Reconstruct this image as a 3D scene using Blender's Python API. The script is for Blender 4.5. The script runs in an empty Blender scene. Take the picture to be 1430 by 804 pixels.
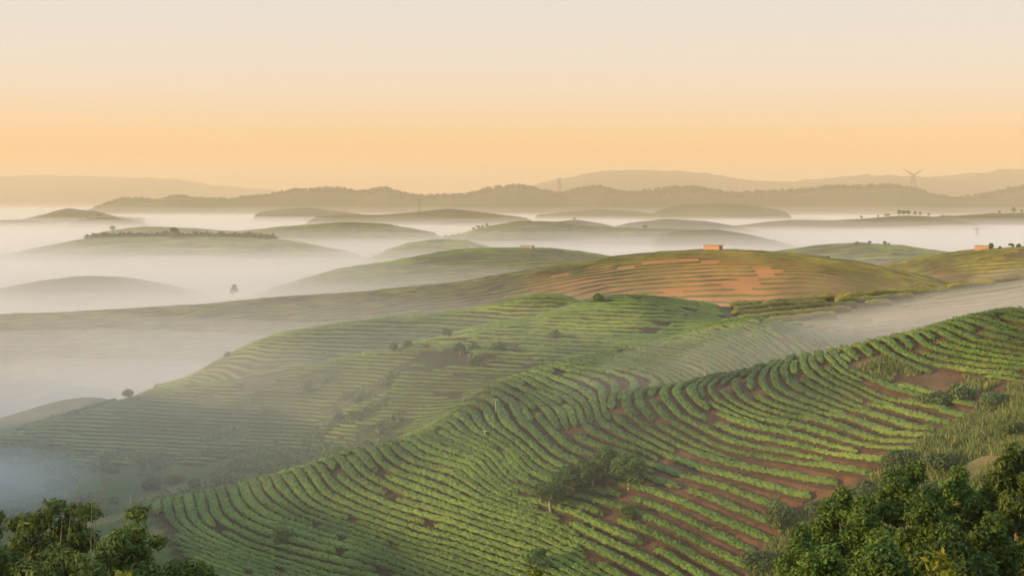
import bpy, math, random
import numpy as np

# ================================================================ camera, sky, sun, exposure
scene = bpy.context.scene
C = scene.collection
cam_d = bpy.data.cameras.new("camera")
cam_d.sensor_width = 36.0
cam_d.lens = 2000.0 / 1430.0 * 36.0
cam_d.clip_start = 0.5
cam_d.clip_end = 60000.0
cam = bpy.data.objects.new("camera", cam_d)
C.objects.link(cam)
cam.location = (0, 0, 0)
cam.rotation_euler = (math.radians(90) - math.atan(127.0 / 2000.0), 0, 0)
scene.camera = cam

SUN_EL = math.radians(10.0)
SUN_AZ = math.radians(-104.0)      # measured from +Y towards +X: the sun stands left of the camera
sun_dir = np.array([math.cos(SUN_EL) * math.sin(SUN_AZ), math.cos(SUN_EL) * math.cos(SUN_AZ), math.sin(SUN_EL)])

world = bpy.data.worlds.new("World")
scene.world = world
world.use_nodes = True
wn, wl = world.node_tree.nodes, world.node_tree.links
wn.clear()
w_out = wn.new("ShaderNodeOutputWorld")
w_bg = wn.new("ShaderNodeBackground")
w_bg.inputs["Strength"].default_value = 0.1
w_sky = wn.new("ShaderNodeTexSky")
w_sky.sky_type = 'NISHITA'
w_sky.sun_disc = False
w_sky.sun_elevation = SUN_EL
w_sky.sun_rotation = SUN_AZ
w_sky.altitude = 1200
w_sky.air_density = 1.0
w_sky.dust_density = 4.0
w_sky.ozone_density = 1.0
# the dawn veil: an even band of colour all round the horizon
w_tc = wn.new("ShaderNodeTexCoord")
w_sep = wn.new("ShaderNodeSeparateXYZ")
w_ramp = wn.new("ShaderNodeValToRGB")
w_map = wn.new("ShaderNodeMapRange")
w_map.inputs["From Min"].default_value = -0.05
w_map.inputs["From Max"].default_value = 0.45
wl.new(w_tc.outputs["Generated"], w_sep.inputs[0])
wl.new(w_sep.outputs["Z"], w_map.inputs["Value"])
wl.new(w_map.outputs[0], w_ramp.inputs[0])
def ev(e): return (e + 0.05) / 0.5
SKY = [(-0.05, (10.6, 4.4, 0.9)), (0.0, (10.6, 4.4, 0.9)), (0.025, (10.3, 4.9, 1.4)), (0.05, (9.5, 6.2, 3.5)),
       (0.0725, (8.7, 6.9, 5.2)), (0.097, (8.2, 7.1, 6.0)), (0.13, (7.7, 7.1, 6.4)), (0.25, (6.8, 7.2, 7.5)), (0.45, (5.0, 6.6, 8.6))]
el = w_ramp.color_ramp.elements
while len(el) < len(SKY): el.new(0.5)
for e, (p, c) in zip(el, SKY):
    e.position = ev(p)
    e.color = (c[0] / 11.6, c[1] / 11.6, c[2] / 11.6, 1)
w_mul = wn.new("ShaderNodeMix"); w_mul.data_type = 'RGBA'; w_mul.blend_type = 'MULTIPLY'
w_mul.inputs["Factor"].default_value = 1.0
wl.new(w_ramp.outputs[0], w_mul.inputs["A"])
w_mul.inputs["B"].default_value = (11.6, 11.6, 11.6, 1)
w_mix = wn.new("ShaderNodeMix"); w_mix.data_type = 'RGBA'
w_mix.inputs["Factor"].default_value = 0.9
wl.new(w_sky.outputs[0], w_mix.inputs["A"])
wl.new(w_mul.outputs["Result"], w_mix.inputs["B"])
wl.new(w_mix.outputs["Result"], w_bg.inputs["Color"])
wl.new(w_bg.outputs[0], w_out.inputs["Surface"])

sun_l = bpy.data.lights.new("sun", 'SUN')
sun_l.energy = 5.0
sun_l.angle = math.radians(0.6)
sun_l.color = (1.0, 0.66, 0.33)
sun = bpy.data.objects.new("sun", sun_l)
C.objects.link(sun)
from mathutils import Vector
sun.rotation_euler = Vector((sun_dir[0], sun_dir[1], sun_dir[2])).to_track_quat('Z', 'Y').to_euler()

scene.view_settings.view_transform = 'Standard'
scene.view_settings.look = 'None'
scene.view_settings.gamma = 1.0
scene.view_settings.exposure = 0.2
scene.view_settings.use_curve_mapping = False
cy = scene.cycles
cy.use_denoising = True
cy.max_bounces = 10
cy.diffuse_bounces = 2
cy.glossy_bounces = 1
cy.transmission_bounces = 2
cy.volume_bounces = 6
cy.transparent_max_bounces = 64
cy.sample_clamp_indirect = 4.0
cy.caustics_reflective = False
cy.caustics_refractive = False

rng = np.random.default_rng(11)
random.seed(11)
# ---------------------------------------------------------------- terrain fit
F_PX = 2000.0
TH = math.atan(127.0 / F_PX)
CT, ST = math.cos(TH), math.sin(TH)

def ray(px, py):
    u = (px - 715.0) / F_PX
    v = (402.0 - py) / F_PX
    return u, CT + v * ST, -ST + v * CT

def P(px, py, d):
    a, b, c = ray(px, py)
    return (a * d / b, d, c * d / b)

class TPS:
    """thin plate spline through scattered values"""
    def __init__(self, xy, val, lam=0.0):
        xy = np.asarray(xy, float); val = np.asarray(val, float)
        self.c = xy.mean(0); self.s = 60.0
        q = (xy - self.c) / self.s
        n = len(q)
        A = np.zeros((n + 3, n + 3))
        A[:n, :n] = self.k(q, q) + lam * np.eye(n)
        A[:n, n] = 1; A[:n, n + 1:] = q
        A[n, :n] = 1; A[n + 1:, :n] = q.T
        b = np.zeros(n + 3); b[:n] = val
        self.w = np.linalg.lstsq(A, b, rcond=None)[0]
        self.q = q
    def k(self, a, b):
        r2 = ((a[:, None, :] - b[None, :, :]) ** 2).sum(2)
        return 0.5 * r2 * np.log(r2 + 1e-12)
    def __call__(self, xy):
        xy = np.asarray(xy, float).reshape(-1, 2)
        out = np.empty(len(xy))
        for i in range(0, len(xy), 8000):
            q = (xy[i:i + 8000] - self.c) / self.s
            out[i:i + 8000] = self.k(q, self.q) @ self.w[:len(self.q)] + self.w[-3] + q @ self.w[-2:]
        return out

# what the photograph shows of the near slopes: pixel, distance
SEEN = [
 # near spur, lower left crest to the bottom of the frame
 (200,700,205),(350,668,200),(480,630,196),(566,612,195),(620,588,198),
 (300,790,172),(420,804,166),(400,740,179),(560,760,168),(700,804,160),(850,780,160),(1000,780,158),
 (600,660,183),(700,680,177),(850,670,174),(1000,680,168),(1100,700,162),(1150,790,148),(1300,700,143),
 (700,600,190),(800,600,187),(900,600,183),(1000,600,180),(1100,560,186),(1200,560,182),(1300,540,181),
 (1430,510,181),(1330,580,169),(1200,640,161),(1430,600,151),(1430,650,139),
 # crest A
 (860,555,195),(920,538,197),(1000,520,200),(1100,497,205),(1200,480,208),(1300,455,213),(1430,430,219),
 # crest B and the ground in front of it
 (668,541,210),(750,511,221),(850,487,231),(960,460,244),(1010,446,254),
 (760,545,204),(850,525,210),(900,508,217),(1000,486,224),(1080,468,232),
 # slope C1 and its crest
 (640,530,236),(760,490,246),(900,455,262),(560,520,245),(700,480,258),(800,450,270),
 (480,496,264),(580,477,270),(680,452,277),(782,429,285),(850,413,292),(960,419,291),(1000,428,284),
 (430,507,266),(330,525,272),(250,538,272),(180,550,270),(90,575,266),(0,600,262),
 (450,560,250),(400,600,243),(300,600,247),(500,585,236),(350,645,230),(200,620,243),(100,640,238),(0,670,230),
 (150,672,226),(60,720,212),
 # ridge C2
 (782,412,318),(715,420,322),(614,437,319),(540,444,314),(480,452,309),(400,466,303),(340,485,300),(300,503,297),(200,540,290),
 (540,468,298),(420,490,286),(340,507,288),
 # golden knoll E and the hollow before it
 (1020,424,300),(1100,420,304),(1180,412,309),(1290,403,318),(1430,388,330),
 (1040,452,268),(1150,440,276),(1250,428,286),(1350,416,297),
 # left valley floor
 (60,562,310),(150,552,308),
]
# ground the camera does not see: x, y, z
HID = [
 (0,0,-1.9),(25,4,-2.6),(-25,4,-2.4),(0,-25,-1.0),(60,0,-4),(-60,0,-4),(120,0,-4),(-140,0,-12),
 (0,22,-9),(-20,45,-20),(20,45,-18.5),(45,45,-17),(-50,50,-23),(0,75,-34),(-45,80,-38),(45,80,-31),(90,70,-24),
 (0,112,-43),(-40,115,-46),(40,112,-40),(80,115,-32),(-90,110,-47),(-150,110,-50),(130,110,-22),
 (-45,150,-46),(-90,160,-49),(-150,170,-53),(-20,140,-46.5),
 # behind the lower left spur crest
 (P(200,700,218)[0],218,-48.3),(P(350,668,213)[0],213,-44),(P(480,630,209)[0],209,-39.2),(P(566,612,207)[0],207,-36.4),
 # behind crest A
 (P(1000,520,211)[0],211,-27.6),(P(1100,497,217)[0],217,-26.3),(P(1200,480,222)[0],222,-25.6),(P(1300,455,228)[0],228,-23.2),(P(1430,430,236)[0],236,-21.5),
 (P(920,538,203)[0],203.5,-27.4),
 # behind crest B
 (P(668,541,222)[0],222,-31.2),(P(750,511,233)[0],233,-29),(P(850,487,243)[0],243,-27.2),(P(960,460,256)[0],256,-24.9),
 # behind C1
 (P(480,496,280)[0],280,-33.5),(P(580,477,287)[0],287,-31.5),(P(680,452,294)[0],294,-29),(P(782,429,303)[0],301,-24.6),
 (P(330,525,286)[0],286,-38.0),(P(180,550,284)[0],284,-42.0),(P(0,600,278)[0],278,-47.5),
 # behind C2, E
 (P(715,420,345)[0],345,-27.5),(P(782,412,345)[0],345,-26),(P(614,437,340)[0],340,-33.5),(P(480,452,332)[0],332,-37.5),(P(340,485,320)[0],320,-42.5),(P(200,540,305)[0],305,-47.5),
 (P(850,413,320)[0],320,-26.5),(P(960,419,318)[0],318,-27.5),(P(1020,424,322)[0],322,-28.5),(P(1100,420,325)[0],325,-28),(P(1290,403,340)[0],340,-27),(P(1430,388,352)[0],352,-25),
 # outer fringe
 (-150,230,-50),(-160,290,-56),(-110,340,-58),(-60,360,-56),(0,370,-50),(60,370,-48),(120,370,-44),(170,350,-30),
 (150,180,-12),(160,240,-14),(170,290,-17),(-180,350,-60),(190,120,-14),(-190,60,-40),(190,40,-8),
]
ctrl = [P(*s) for s in SEEN] + HID
ctrl = np.array(ctrl)
GX0, GX1, GY0, GY1, GS = -190.0, 190.0, -24.0, 372.0, 1.2
gx = np.arange(GX0, GX1 + .1, GS); gy = np.arange(GY0, GY1 + .1, GS)
_t = TPS(ctrl[:, :2], ctrl[:, 2], lam=2e-4)
XX, YY = np.meshgrid(gx, gy)
ZZ = _t(np.stack([XX.ravel(), YY.ravel()], 1)).reshape(XX.shape)
ZZ -= 0.75 * np.clip((YY - 120) / 30, 0, 1)          # the photograph shows hedge tops, the soil lies lower

def hz(x, y):
    """height of the near ground"""
    x = np.asarray(x, float); y = np.asarray(y, float)
    fx = np.clip((x - GX0) / GS, 0, len(gx) - 1.001); fy = np.clip((y - GY0) / GS, 0, len(gy) - 1.001)
    i = fx.astype(int); j = fy.astype(int); a = fx - i; b = fy - j
    return (ZZ[j, i] * (1 - a) * (1 - b) + ZZ[j, i + 1] * a * (1 - b) + ZZ[j + 1, i] * (1 - a) * b + ZZ[j + 1, i + 1] * a * b)

def hit(px, py, y0=95.0, y1=370.0):
    """where the sight line through a pixel meets the near ground"""
    a, b, c = ray(px, py)
    ys = np.arange(y0, y1, 0.4)
    g = hz(a / b * ys, ys) + 0.75 - c / b * ys
    k = np.nonzero(g > 0)[0]
    if len(k) == 0: return None
    d = ys[k[0]]
    return (a / b * d, d, float(hz(a / b * d, d)))

# ================================================================ helpers
def vnoise(x, y, s, seed=0):
    """smooth value noise, 0..1, feature size s"""
    x = np.asarray(x, float) / s + 1000.0; y = np.asarray(y, float) / s + 1000.0
    i = np.floor(x).astype(np.int64); j = np.floor(y).astype(np.int64)
    a = x - i; b = y - j
    a = a * a * (3 - 2 * a); b = b * b * (3 - 2 * b)
    def h(i, j):
        n = (i * 374761393 + j * 668265263 + seed * 974711) & 0x7fffffff
        n = ((n ^ (n >> 13)) * 1274126177) & 0x7fffffff
        return ((n ^ (n >> 16)) & 0xffff) / 65535.0
    return h(i, j) * (1 - a) * (1 - b) + h(i + 1, j) * a * (1 - b) + h(i, j + 1) * (1 - a) * b + h(i + 1, j + 1) * a * b

def fbm(x, y, s, seed=0, o=3):
    t = 0; w = 0
    for k in range(o):
        t = t + vnoise(x, y, s / 2 ** k, seed + k * 17) / 2 ** k; w += 1 / 2 ** k
    return t / w

def inpoly(x, y, poly):
    x = np.asarray(x, float); y = np.asarray(y, float)
    r = np.zeros(x.shape, bool)
    n = len(poly)
    for i in range(n):
        x0, y0 = poly[i][:2]; x1, y1 = poly[(i + 1) % n][:2]
        if y0 == y1: continue
        c = ((y0 > y) != (y1 > y)) & (x < (x1 - x0) * (y - y0) / (y1 - y0) + x0)
        r ^= c
    return r

def mk(name, parts, mat, attrs=None, smooth=False):
    """one mesh from [(verts (n,3), faces (m,k)), ...]"""
    vs, ls, starts, tot, mi = [], [], [], [], []
    off = 0; lo = 0
    for pr in parts:
        V, Fc = pr[0], pr[1]
        V = np.asarray(V, np.float32).reshape(-1, 3); Fc = np.asarray(Fc, np.int32)
        if len(Fc) == 0: continue
        vs.append(V); ls.append((Fc + off).ravel())
        k = Fc.shape[1]
        starts.append(lo + np.arange(len(Fc)) * k); tot.append(np.full(len(Fc), k))
        mi.append(np.broadcast_to(np.asarray(pr[2] if len(pr) > 2 else 0, np.int32), (len(Fc),)))
        off += len(V); lo += Fc.size
    V = np.concatenate(vs); L = np.concatenate(ls); S = np.concatenate(starts); T = np.concatenate(tot)
    me = bpy.data.meshes.new(name)
    me.vertices.add(len(V)); me.vertices.foreach_set("co", V.ravel())
    me.loops.add(len(L)); me.loops.foreach_set("vertex_index", L.astype(np.int32))
    me.polygons.add(len(S))
    me.polygons.foreach_set("loop_start", S.astype(np.int32))
    me.polygons.foreach_set("loop_total", T.astype(np.int32))
    me.polygons.foreach_set("use_smooth", np.full(len(S), smooth))
    if attrs:
        for k, v in attrs.items():
            at = me.attributes.new(k, 'FLOAT', 'POINT')
            at.data.foreach_set("value", np.asarray(v, np.float32).ravel())
    me.update(calc_edges=True)
    for m in (mat if isinstance(mat, (list, tuple)) else [mat]):
        if m: me.materials.append(m)
    mi = np.concatenate(mi)
    if mi.any(): me.polygons.foreach_set("material_index", mi.astype(np.int32))
    return me

def add(name, me, label=None, cat=None, group=None, kind=None, parent=None, loc=None, rotz=0.0, scale=1.0):
    o = bpy.data.objects.new(name, me)
    C.objects.link(o)
    if label: o["label"] = label
    if cat: o["category"] = cat
    if group: o["group"] = group
    if kind: o["kind"] = kind
    if parent: o.parent = parent
    if loc is not None: o.location = [float(q) for q in loc]
    if rotz: o.rotation_euler = (0, 0, rotz)
    if scale != 1.0: o.scale = (scale, scale, scale)
    return o

def tube(path, rad, k=6):
    path = np.asarray(path, float); n = len(path)
    rad = np.broadcast_to(np.asarray(rad, float), (n,))
    t = np.gradient(path, axis=0); t /= np.linalg.norm(t, axis=1)[:, None] + 1e-9
    ref = np.where(np.abs(t[:, 2:3]) > 0.9, np.array([[1., 0, 0]]), np.array([[0, 0, 1.]]))
    a = np.cross(t, ref); a /= np.linalg.norm(a, axis=1)[:, None] + 1e-9
    b = np.cross(t, a)
    an = np.arange(k) / k * 2 * math.pi
    V = path[:, None, :] + rad[:, None, None] * (a[:, None, :] * np.cos(an)[None, :, None] + b[:, None, :] * np.sin(an)[None, :, None])
    i = np.arange(n - 1)[:, None] * k; j = np.arange(k)[None, :]; j2 = (j + 1) % k
    Fc = np.stack([i + j, i + j2, i + k + j2, i + k + j], -1).reshape(-1, 4)
    return V.reshape(-1, 3), Fc

def box(x0, x1, y0, y1, z0, z1):
    V = np.array([[x, y, z] for z in (z0, z1) for y in (y0, y1) for x in (x0, x1)], float)
    Fc = np.array([[0, 2, 3, 1], [4, 5, 7, 6], [0, 1, 5, 4], [2, 6, 7, 3], [0, 4, 6, 2], [1, 3, 7, 5]])
    return V, Fc

def leaves(pos, nrm, size, elong=1.8, rs=rng, droop=0.0):
    """one bent rhombic leaf face per position"""
    n = len(pos)
    nrm = nrm / (np.linalg.norm(nrm, axis=1)[:, None] + 1e-9)
    r = rs.normal(size=(n, 3)); r[:, 2] -= droop
    t = np.cross(nrm, r) if droop == 0 else r - (r * nrm).sum(1)[:, None] * nrm
    t /= np.linalg.norm(t, axis=1)[:, None] + 1e-9
    b = np.cross(nrm, t)
    s = (size * rs.uniform(0.65, 1.35, n))[:, None]
    L = s * 0.5 * elong; W = s * 0.5
    V = np.stack([pos - t * L, pos + b * W + nrm * s * .12, pos + t * L, pos - b * W + nrm * s * .12], 1)
    Fc = np.arange(4 * n).reshape(n, 4)
    return V.reshape(-1, 3), Fc

def cloud(clumps, per, size, elong=1.8, rs=rng, droop=0.0, up=0.3, fill=0.55):
    """leaves on and inside a set of clumps (x, y, z, rx, ry, rz)"""
    cl = np.asarray(clumps, float)
    vol = (cl[:, 3] * cl[:, 4] + cl[:, 4] * cl[:, 5] + cl[:, 3] * cl[:, 5])
    cnt = np.maximum(6, (per * vol / vol.mean()).astype(int))
    idx = np.repeat(np.arange(len(cl)), cnt)
    d = rs.normal(size=(len(idx), 3)); d /= np.linalg.norm(d, axis=1)[:, None]
    rr = fill + (1 - fill) * rs.random(len(idx)) ** 0.6
    rr *= 0.86 + 0.28 * np.sin(d[:, 0] * 7 + idx) * np.sin(d[:, 1] * 6 + idx * 2.0) * np.sin(d[:, 2] * 6 + 1.3 * idx) + 0.06 * rs.normal(size=len(idx))
    pos = cl[idx, :3] + d * rr[:, None] * cl[idx, 3:6]
    n = d + 0.75 * rs.normal(size=d.shape); n[:, 2] += up
    return leaves(pos, n, np.full(len(idx), size), elong, rs, droop)

# ================================================================ materials
def newmat(name):
    m = bpy.data.materials.new(name); m.use_nodes = True
    n = m.node_tree.nodes; l = m.node_tree.links
    n.clear()
    return m, n, l, n.new("ShaderNodeOutputMaterial")

def ramp(n, l, src, stops):
    r = n.new("ShaderNodeValToRGB")
    e = r.color_ramp.elements
    while len(e) < len(stops): e.new(0.5)
    for q, (p, c) in zip(e, stops):
        q.position = p; q.color = (*c, 1)
    l.new(src, r.inputs[0])
    return r.outputs[0]

def noise(n, l, scale, detail=4, rough=0.6, world=True, vec=None):
    t = n.new("ShaderNodeTexNoise"); t.inputs["Scale"].default_value = scale
    t.inputs["Detail"].default_value = detail; t.inputs["Roughness"].default_value = rough
    g = n.new("ShaderNodeNewGeometry")
    l.new(g.outputs["Position"] if vec is None else vec, t.inputs["Vector"])
    return t.outputs["Fac"]

def mixc(n, l, f, a, b, mode='MIX'):
    m = n.new("ShaderNodeMix"); m.data_type = 'RGBA'; m.blend_type = mode
    for s, v in (("Factor", f), ("A", a), ("B", b)):
        if isinstance(v, (int, float)): m.inputs[s].default_value = v
        elif isinstance(v, tuple): m.inputs[s].default_value = (*v, 1)
        else: l.new(v, m.inputs[s])
    return m.outputs["Result"]

def leafmat(name, dark, mid, light, trans=0.25, nscale=0.6):
    m, n, l, out = newmat(name)
    g = n.new("ShaderNodeNewGeometry")
    a = n.new("ShaderNodeMath"); a.operation = 'MULTIPLY_ADD'
    a.inputs[1].default_value = 0.55; 
    l.new(g.outputs["Random Per Island"], a.inputs[0])
    nz = noise(n, l, nscale, 3)
    b = n.new("ShaderNodeMath"); b.operation = 'MULTIPLY_ADD'; b.inputs[1].default_value = 0.9; b.inputs[2].default_value = -0.22
    l.new(nz, b.inputs[0]); l.new(b.outputs[0], a.inputs[2])
    c = ramp(n, l, a.outputs[0], [(0.15, dark), (0.5, mid), (0.95, light)])
    oi = n.new("ShaderNodeObjectInfo")
    hs = n.new("ShaderNodeHueSaturation")
    mr = n.new("ShaderNodeMapRange"); mr.inputs["To Min"].default_value = 0.8; mr.inputs["To Max"].default_value = 1.2
    l.new(oi.outputs["Random"], mr.inputs[0]); l.new(mr.outputs[0], hs.inputs["Value"])
    l.new(c, hs.inputs["Color"])
    d = n.new("ShaderNodeBsdfPrincipled"); d.inputs["Roughness"].default_value = 0.6
    d.inputs["Specular IOR Level"].default_value = 0.25
    t = n.new("ShaderNodeBsdfTranslucent")
    l.new(hs.outputs[0], d.inputs["Base Color"]); l.new(hs.outputs[0], t.inputs["Color"])
    x = n.new("ShaderNodeMixShader"); x.inputs[0].default_value = trans
    l.new(d.outputs[0], x.inputs[1]); l.new(t.outputs[0], x.inputs[2]); l.new(x.outputs[0], out.inputs["Surface"])
    return m

def plain(name, col, rough=0.8, var=0.25, sc=1.0, metal=0.0):
    m, n, l, out = newmat(name)
    d = n.new("ShaderNodeBsdfPrincipled"); d.inputs["Roughness"].default_value = rough; d.inputs["Metallic"].default_value = metal
    nz = noise(n, l, sc, 5)
    c = ramp(n, l, nz, [(0.3, tuple(q * (1 - var) for q in col)), (0.7, tuple(min(1, q * (1 + var)) for q in col))])
    l.new(c, d.inputs["Base Color"]); l.new(d.outputs[0], out.inputs["Surface"])
    return m

def hedgemat(name, cols):
    m, n, l, out = newmat(name)
    g = n.new("ShaderNodeNewGeometry")
    n1 = noise(n, l, 0.05, 3); n2 = noise(n, l, 3.0, 6, 0.75)
    a = n.new("ShaderNodeMath"); a.operation = 'MULTIPLY_ADD'; a.inputs[1].default_value = 0.5
    l.new(n2, a.inputs[0]); l.new(n1, a.inputs[2])
    c = ramp(n, l, a.outputs[0], [(0.50, cols[0]), (0.72, cols[1]), (0.94, cols[2])])
    oi = n.new("ShaderNodeObjectInfo")
    hs = n.new("ShaderNodeHueSaturation")
    mr = n.new("ShaderNodeMapRange"); mr.inputs["To Min"].default_value = 0.85; mr.inputs["To Max"].default_value = 1.18
    l.new(oi.outputs["Random"], mr.inputs[0]); l.new(mr.outputs[0], hs.inputs["Value"]); l.new(c, hs.inputs["Color"])
    d = n.new("ShaderNodeBsdfPrincipled"); d.inputs["Roughness"].default_value = 0.6
    d.inputs["Specular IOR Level"].default_value = 0.25
    bp = n.new("ShaderNodeBump"); bp.inputs["Strength"].default_value = 0.6; bp.inputs["Distance"].default_value = 0.15
    n3 = noise(n, l, 5.0, 4, 0.7); l.new(n3, bp.inputs["Height"]); l.new(bp.outputs[0], d.inputs["Normal"])
    l.new(hs.outputs[0], d.inputs["Base Color"]); l.new(d.outputs[0], out.inputs["Surface"])
    return m

def groundmat(name, litter1, litter2, green1, green2, soil1, soil2, dry1, dry2, sc=0.35):
    m, n, l, out = newmat(name)
    def attr(k):
        a = n.new("ShaderNodeAttribute"); a.attribute_name = k; return a.outputs["Fac"]
    nz = noise(n, l, sc, 6, 0.65); nz2 = noise(n, l, sc * 4, 5, 0.7)
    gcol = ramp(n, l, nz2, [(0.3, green1), (0.7, green2)])
    scol = ramp(n, l, nz, [(0.3, soil1), (0.7, soil2)])
    dcol = ramp(n, l, nz2, [(0.3, dry1), (0.7, dry2)])
    lcol = ramp(n, l, nz2, [(0.3, litter1), (0.7, litter2)])
    c = mixc(n, l, attr("green"), lcol, gcol)
    c = mixc(n, l, attr("soil"), c, scol)
    c = mixc(n, l, attr("dry"), c, dcol)
    d = n.new("ShaderNodeBsdfPrincipled"); d.inputs["Roughness"].default_value = 0.9
    d.inputs["Specular IOR Level"].default_value = 0.1
    bp = n.new("ShaderNodeBump"); bp.inputs["Strength"].default_value = 0.7; bp.inputs["Distance"].default_value = 0.3
    l.new(nz2, bp.inputs["Height"]); l.new(bp.outputs[0], d.inputs["Normal"])
    l.new(c, d.inputs["Base Color"]); l.new(d.outputs[0], out.inputs["Surface"])
    return m

def volmat(name, col, dens, aniso=0.25):
    m, n, l, out = newmat(name)
    v = n.new("ShaderNodeVolumePrincipled")
    v.inputs["Color"].default_value = (*col, 1); v.inputs["Density"].default_value = dens; v.inputs["Anisotropy"].default_value = aniso
    l.new(v.outputs[0], out.inputs["Volume"])
    m.cycles.homogeneous_volume = True
    return m

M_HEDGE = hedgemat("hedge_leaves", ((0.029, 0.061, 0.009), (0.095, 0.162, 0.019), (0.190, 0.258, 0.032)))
M_SUNTINT = hedgemat("sun_tinted_hedge_leaves", ((0.055, 0.062, 0.010), (0.175, 0.165, 0.020), (0.33, 0.28, 0.035)))  # hedge leaves with golden sunlight painted into their colour
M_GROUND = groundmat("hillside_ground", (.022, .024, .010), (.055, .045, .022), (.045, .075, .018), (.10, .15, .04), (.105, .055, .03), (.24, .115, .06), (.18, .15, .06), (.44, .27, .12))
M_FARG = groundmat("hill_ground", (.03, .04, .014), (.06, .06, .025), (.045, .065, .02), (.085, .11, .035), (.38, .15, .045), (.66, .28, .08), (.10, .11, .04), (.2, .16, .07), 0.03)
M_TREE = leafmat("tree_leaves", (.055, .105, .02), (.115, .20, .035), (.20, .30, .06), .4)
M_FRONT = leafmat("foreground_leaves", (.045, .082, .014), (.105, .180, .026), (.20, .28, .040), 0.3, 1.2)
M_BAMB = leafmat("bamboo_leaves", (.040, .066, .014), (.105, .155, .027), (.21, .26, .05), 0.3, 0.9)
M_SPRIG = leafmat("young_leaves", (.10, .14, .012), (.26, .28, .02), (.45, .42, .03), 0.35, 1.5)
M_GRASS = leafmat("bank_grass", (.09, .13, .03), (.20, .26, .065), (.42, .38, .14), 0.35, 0.25)
M_SHRUB = leafmat("shrub_leaves", (.05, .08, .024), (.12, .18, .05), (.22, .28, .085), 0.3, 0.5)
M_FOREST = leafmat("forest_leaves", (.02, .032, .012), (.04, .06, .02), (.07, .09, .03), 0.1, 0.02)
M_STEM = plain("hedge_stems", (.055, .045, .026), .9, .4, 3)
M_BARK = plain("bark", (.22, .18, .13), 0.9, 0.35, 4)
M_PALEBARK = plain("pale_bark", (.42, .38, .30), 0.9, 0.25, 4)
M_CANE = plain("dry_cane", (.34, .26, .16), 0.8, 0.3, 6)
M_BRICK = plain("hut_plaster", (.55, .30, .16), 0.9, 0.15, 1.5)
M_PALE = plain("pale_plaster", (.42, .33, .26), 0.9, 0.15, 1.5)
M_ROOF = plain("hut_roof", (.38, .22, .15), 0.9, 0.2, 2)
M_DARK = plain("hut_opening", (.04, .035, .03), 0.8, 0.2, 2)
M_STEEL = plain("galvanised_steel", (.12, .11, .10), 0.6, 0.15, 0.5)
M_WHITE = plain("white_paint", (.48, .46, .41), 0.6, 0.08, 3)
M_WOOD = plain("weathered_wood", (.30, .20, .11), 0.9, 0.3, 3)

# ================================================================ the near hillside
def poly(*pts):
    return [P(*p) for p in pts]
def hpoly(pts):
    r = []
    for a, b in pts:
        h = hit(a, b)
        if h is None: h = P(a, b, 300)
        r.append(h)
    return r

S1_POLY = poly((160,722,206),(200,700,208),(350,668,204),(480,630,200),(566,612,200),(620,588,203),(668,541,215),(750,511,226),(850,487,236),
               (960,460,249),(1012,446,258),(1075,462,248),(1150,462,238),(1250,465,226),(1330,450,222),(1430,430,224),(1560,405,228),(1560,500,192)) \
        + hpoly([(1428,528),(1385,545),(1350,578),(1300,600),(1262,640),(1200,672),(1120,705),(1085,745),(1060,775),(1040,803)]) \
        + poly((1000,850,152),(700,860,153),(420,860,158),(255,810,172),(225,760,186))
HOLE = hpoly([(1178,502),(1226,492),(1285,514),(1366,520),(1400,530),(1352,547),(1282,536),(1226,522)])
C1_POLY = poly((-60,620,262),(0,600,265),(90,575,269),(180,550,273),(250,538,275),(330,525,276),(430,507,270),(480,496,268),(580,477,274),(680,452,281),
               (782,429,289),(850,413,296),(960,419,295),(1000,428,288),(1015,440,268),(960,462,256),(850,490,243),(750,515,233),(668,545,223),
               (600,600,214),(500,628,216),(400,655,222),(300,668,226),(230,640,238),(120,655,232),(0,690,224),(-60,700,224))
C2_POLY = poly((200,540,291),(300,503,299),(340,485,303),(400,466,306),(480,452,312),(540,444,317),(614,437,322),(715,420,326),(782,412,324),(835,411,318),
               (830,416,306),(782,429,304),(680,452,297),(580,477,288),(480,496,281),(400,508,279),(330,525,283),(250,538,284))
E_POLY = poly((1022,452,272),(1015,430,296),(1030,424,304),(1100,420,308),(1180,412,313),(1290,403,322),(1430,388,334),(1470,390,330),(1430,402,318),(1290,414,306),
              (1235,428,290),(1180,440,279),(1100,452,268))
D_POLY = poly((1040,456,264),(1110,456,264),(1180,444,274),(1240,431,286),(1290,417,300),(1440,406,312),(1500,420,290),(1400,436,270),(1250,455,250),(1120,465,246))
BANK = hpoly([(1428,528),(1385,545),(1350,578),(1300,600),(1262,640),(1200,672),(1120,705),(1085,745),(1060,775),(1040,803)]) \
       + poly((1080,900,128),(1300,900,118),(1600,800,112),(1600,620,140),(1560,540,170))
GULLY = hpoly([(140,690),(180,655),(240,640),(320,650),(335,668),(250,690)]) 

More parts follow.
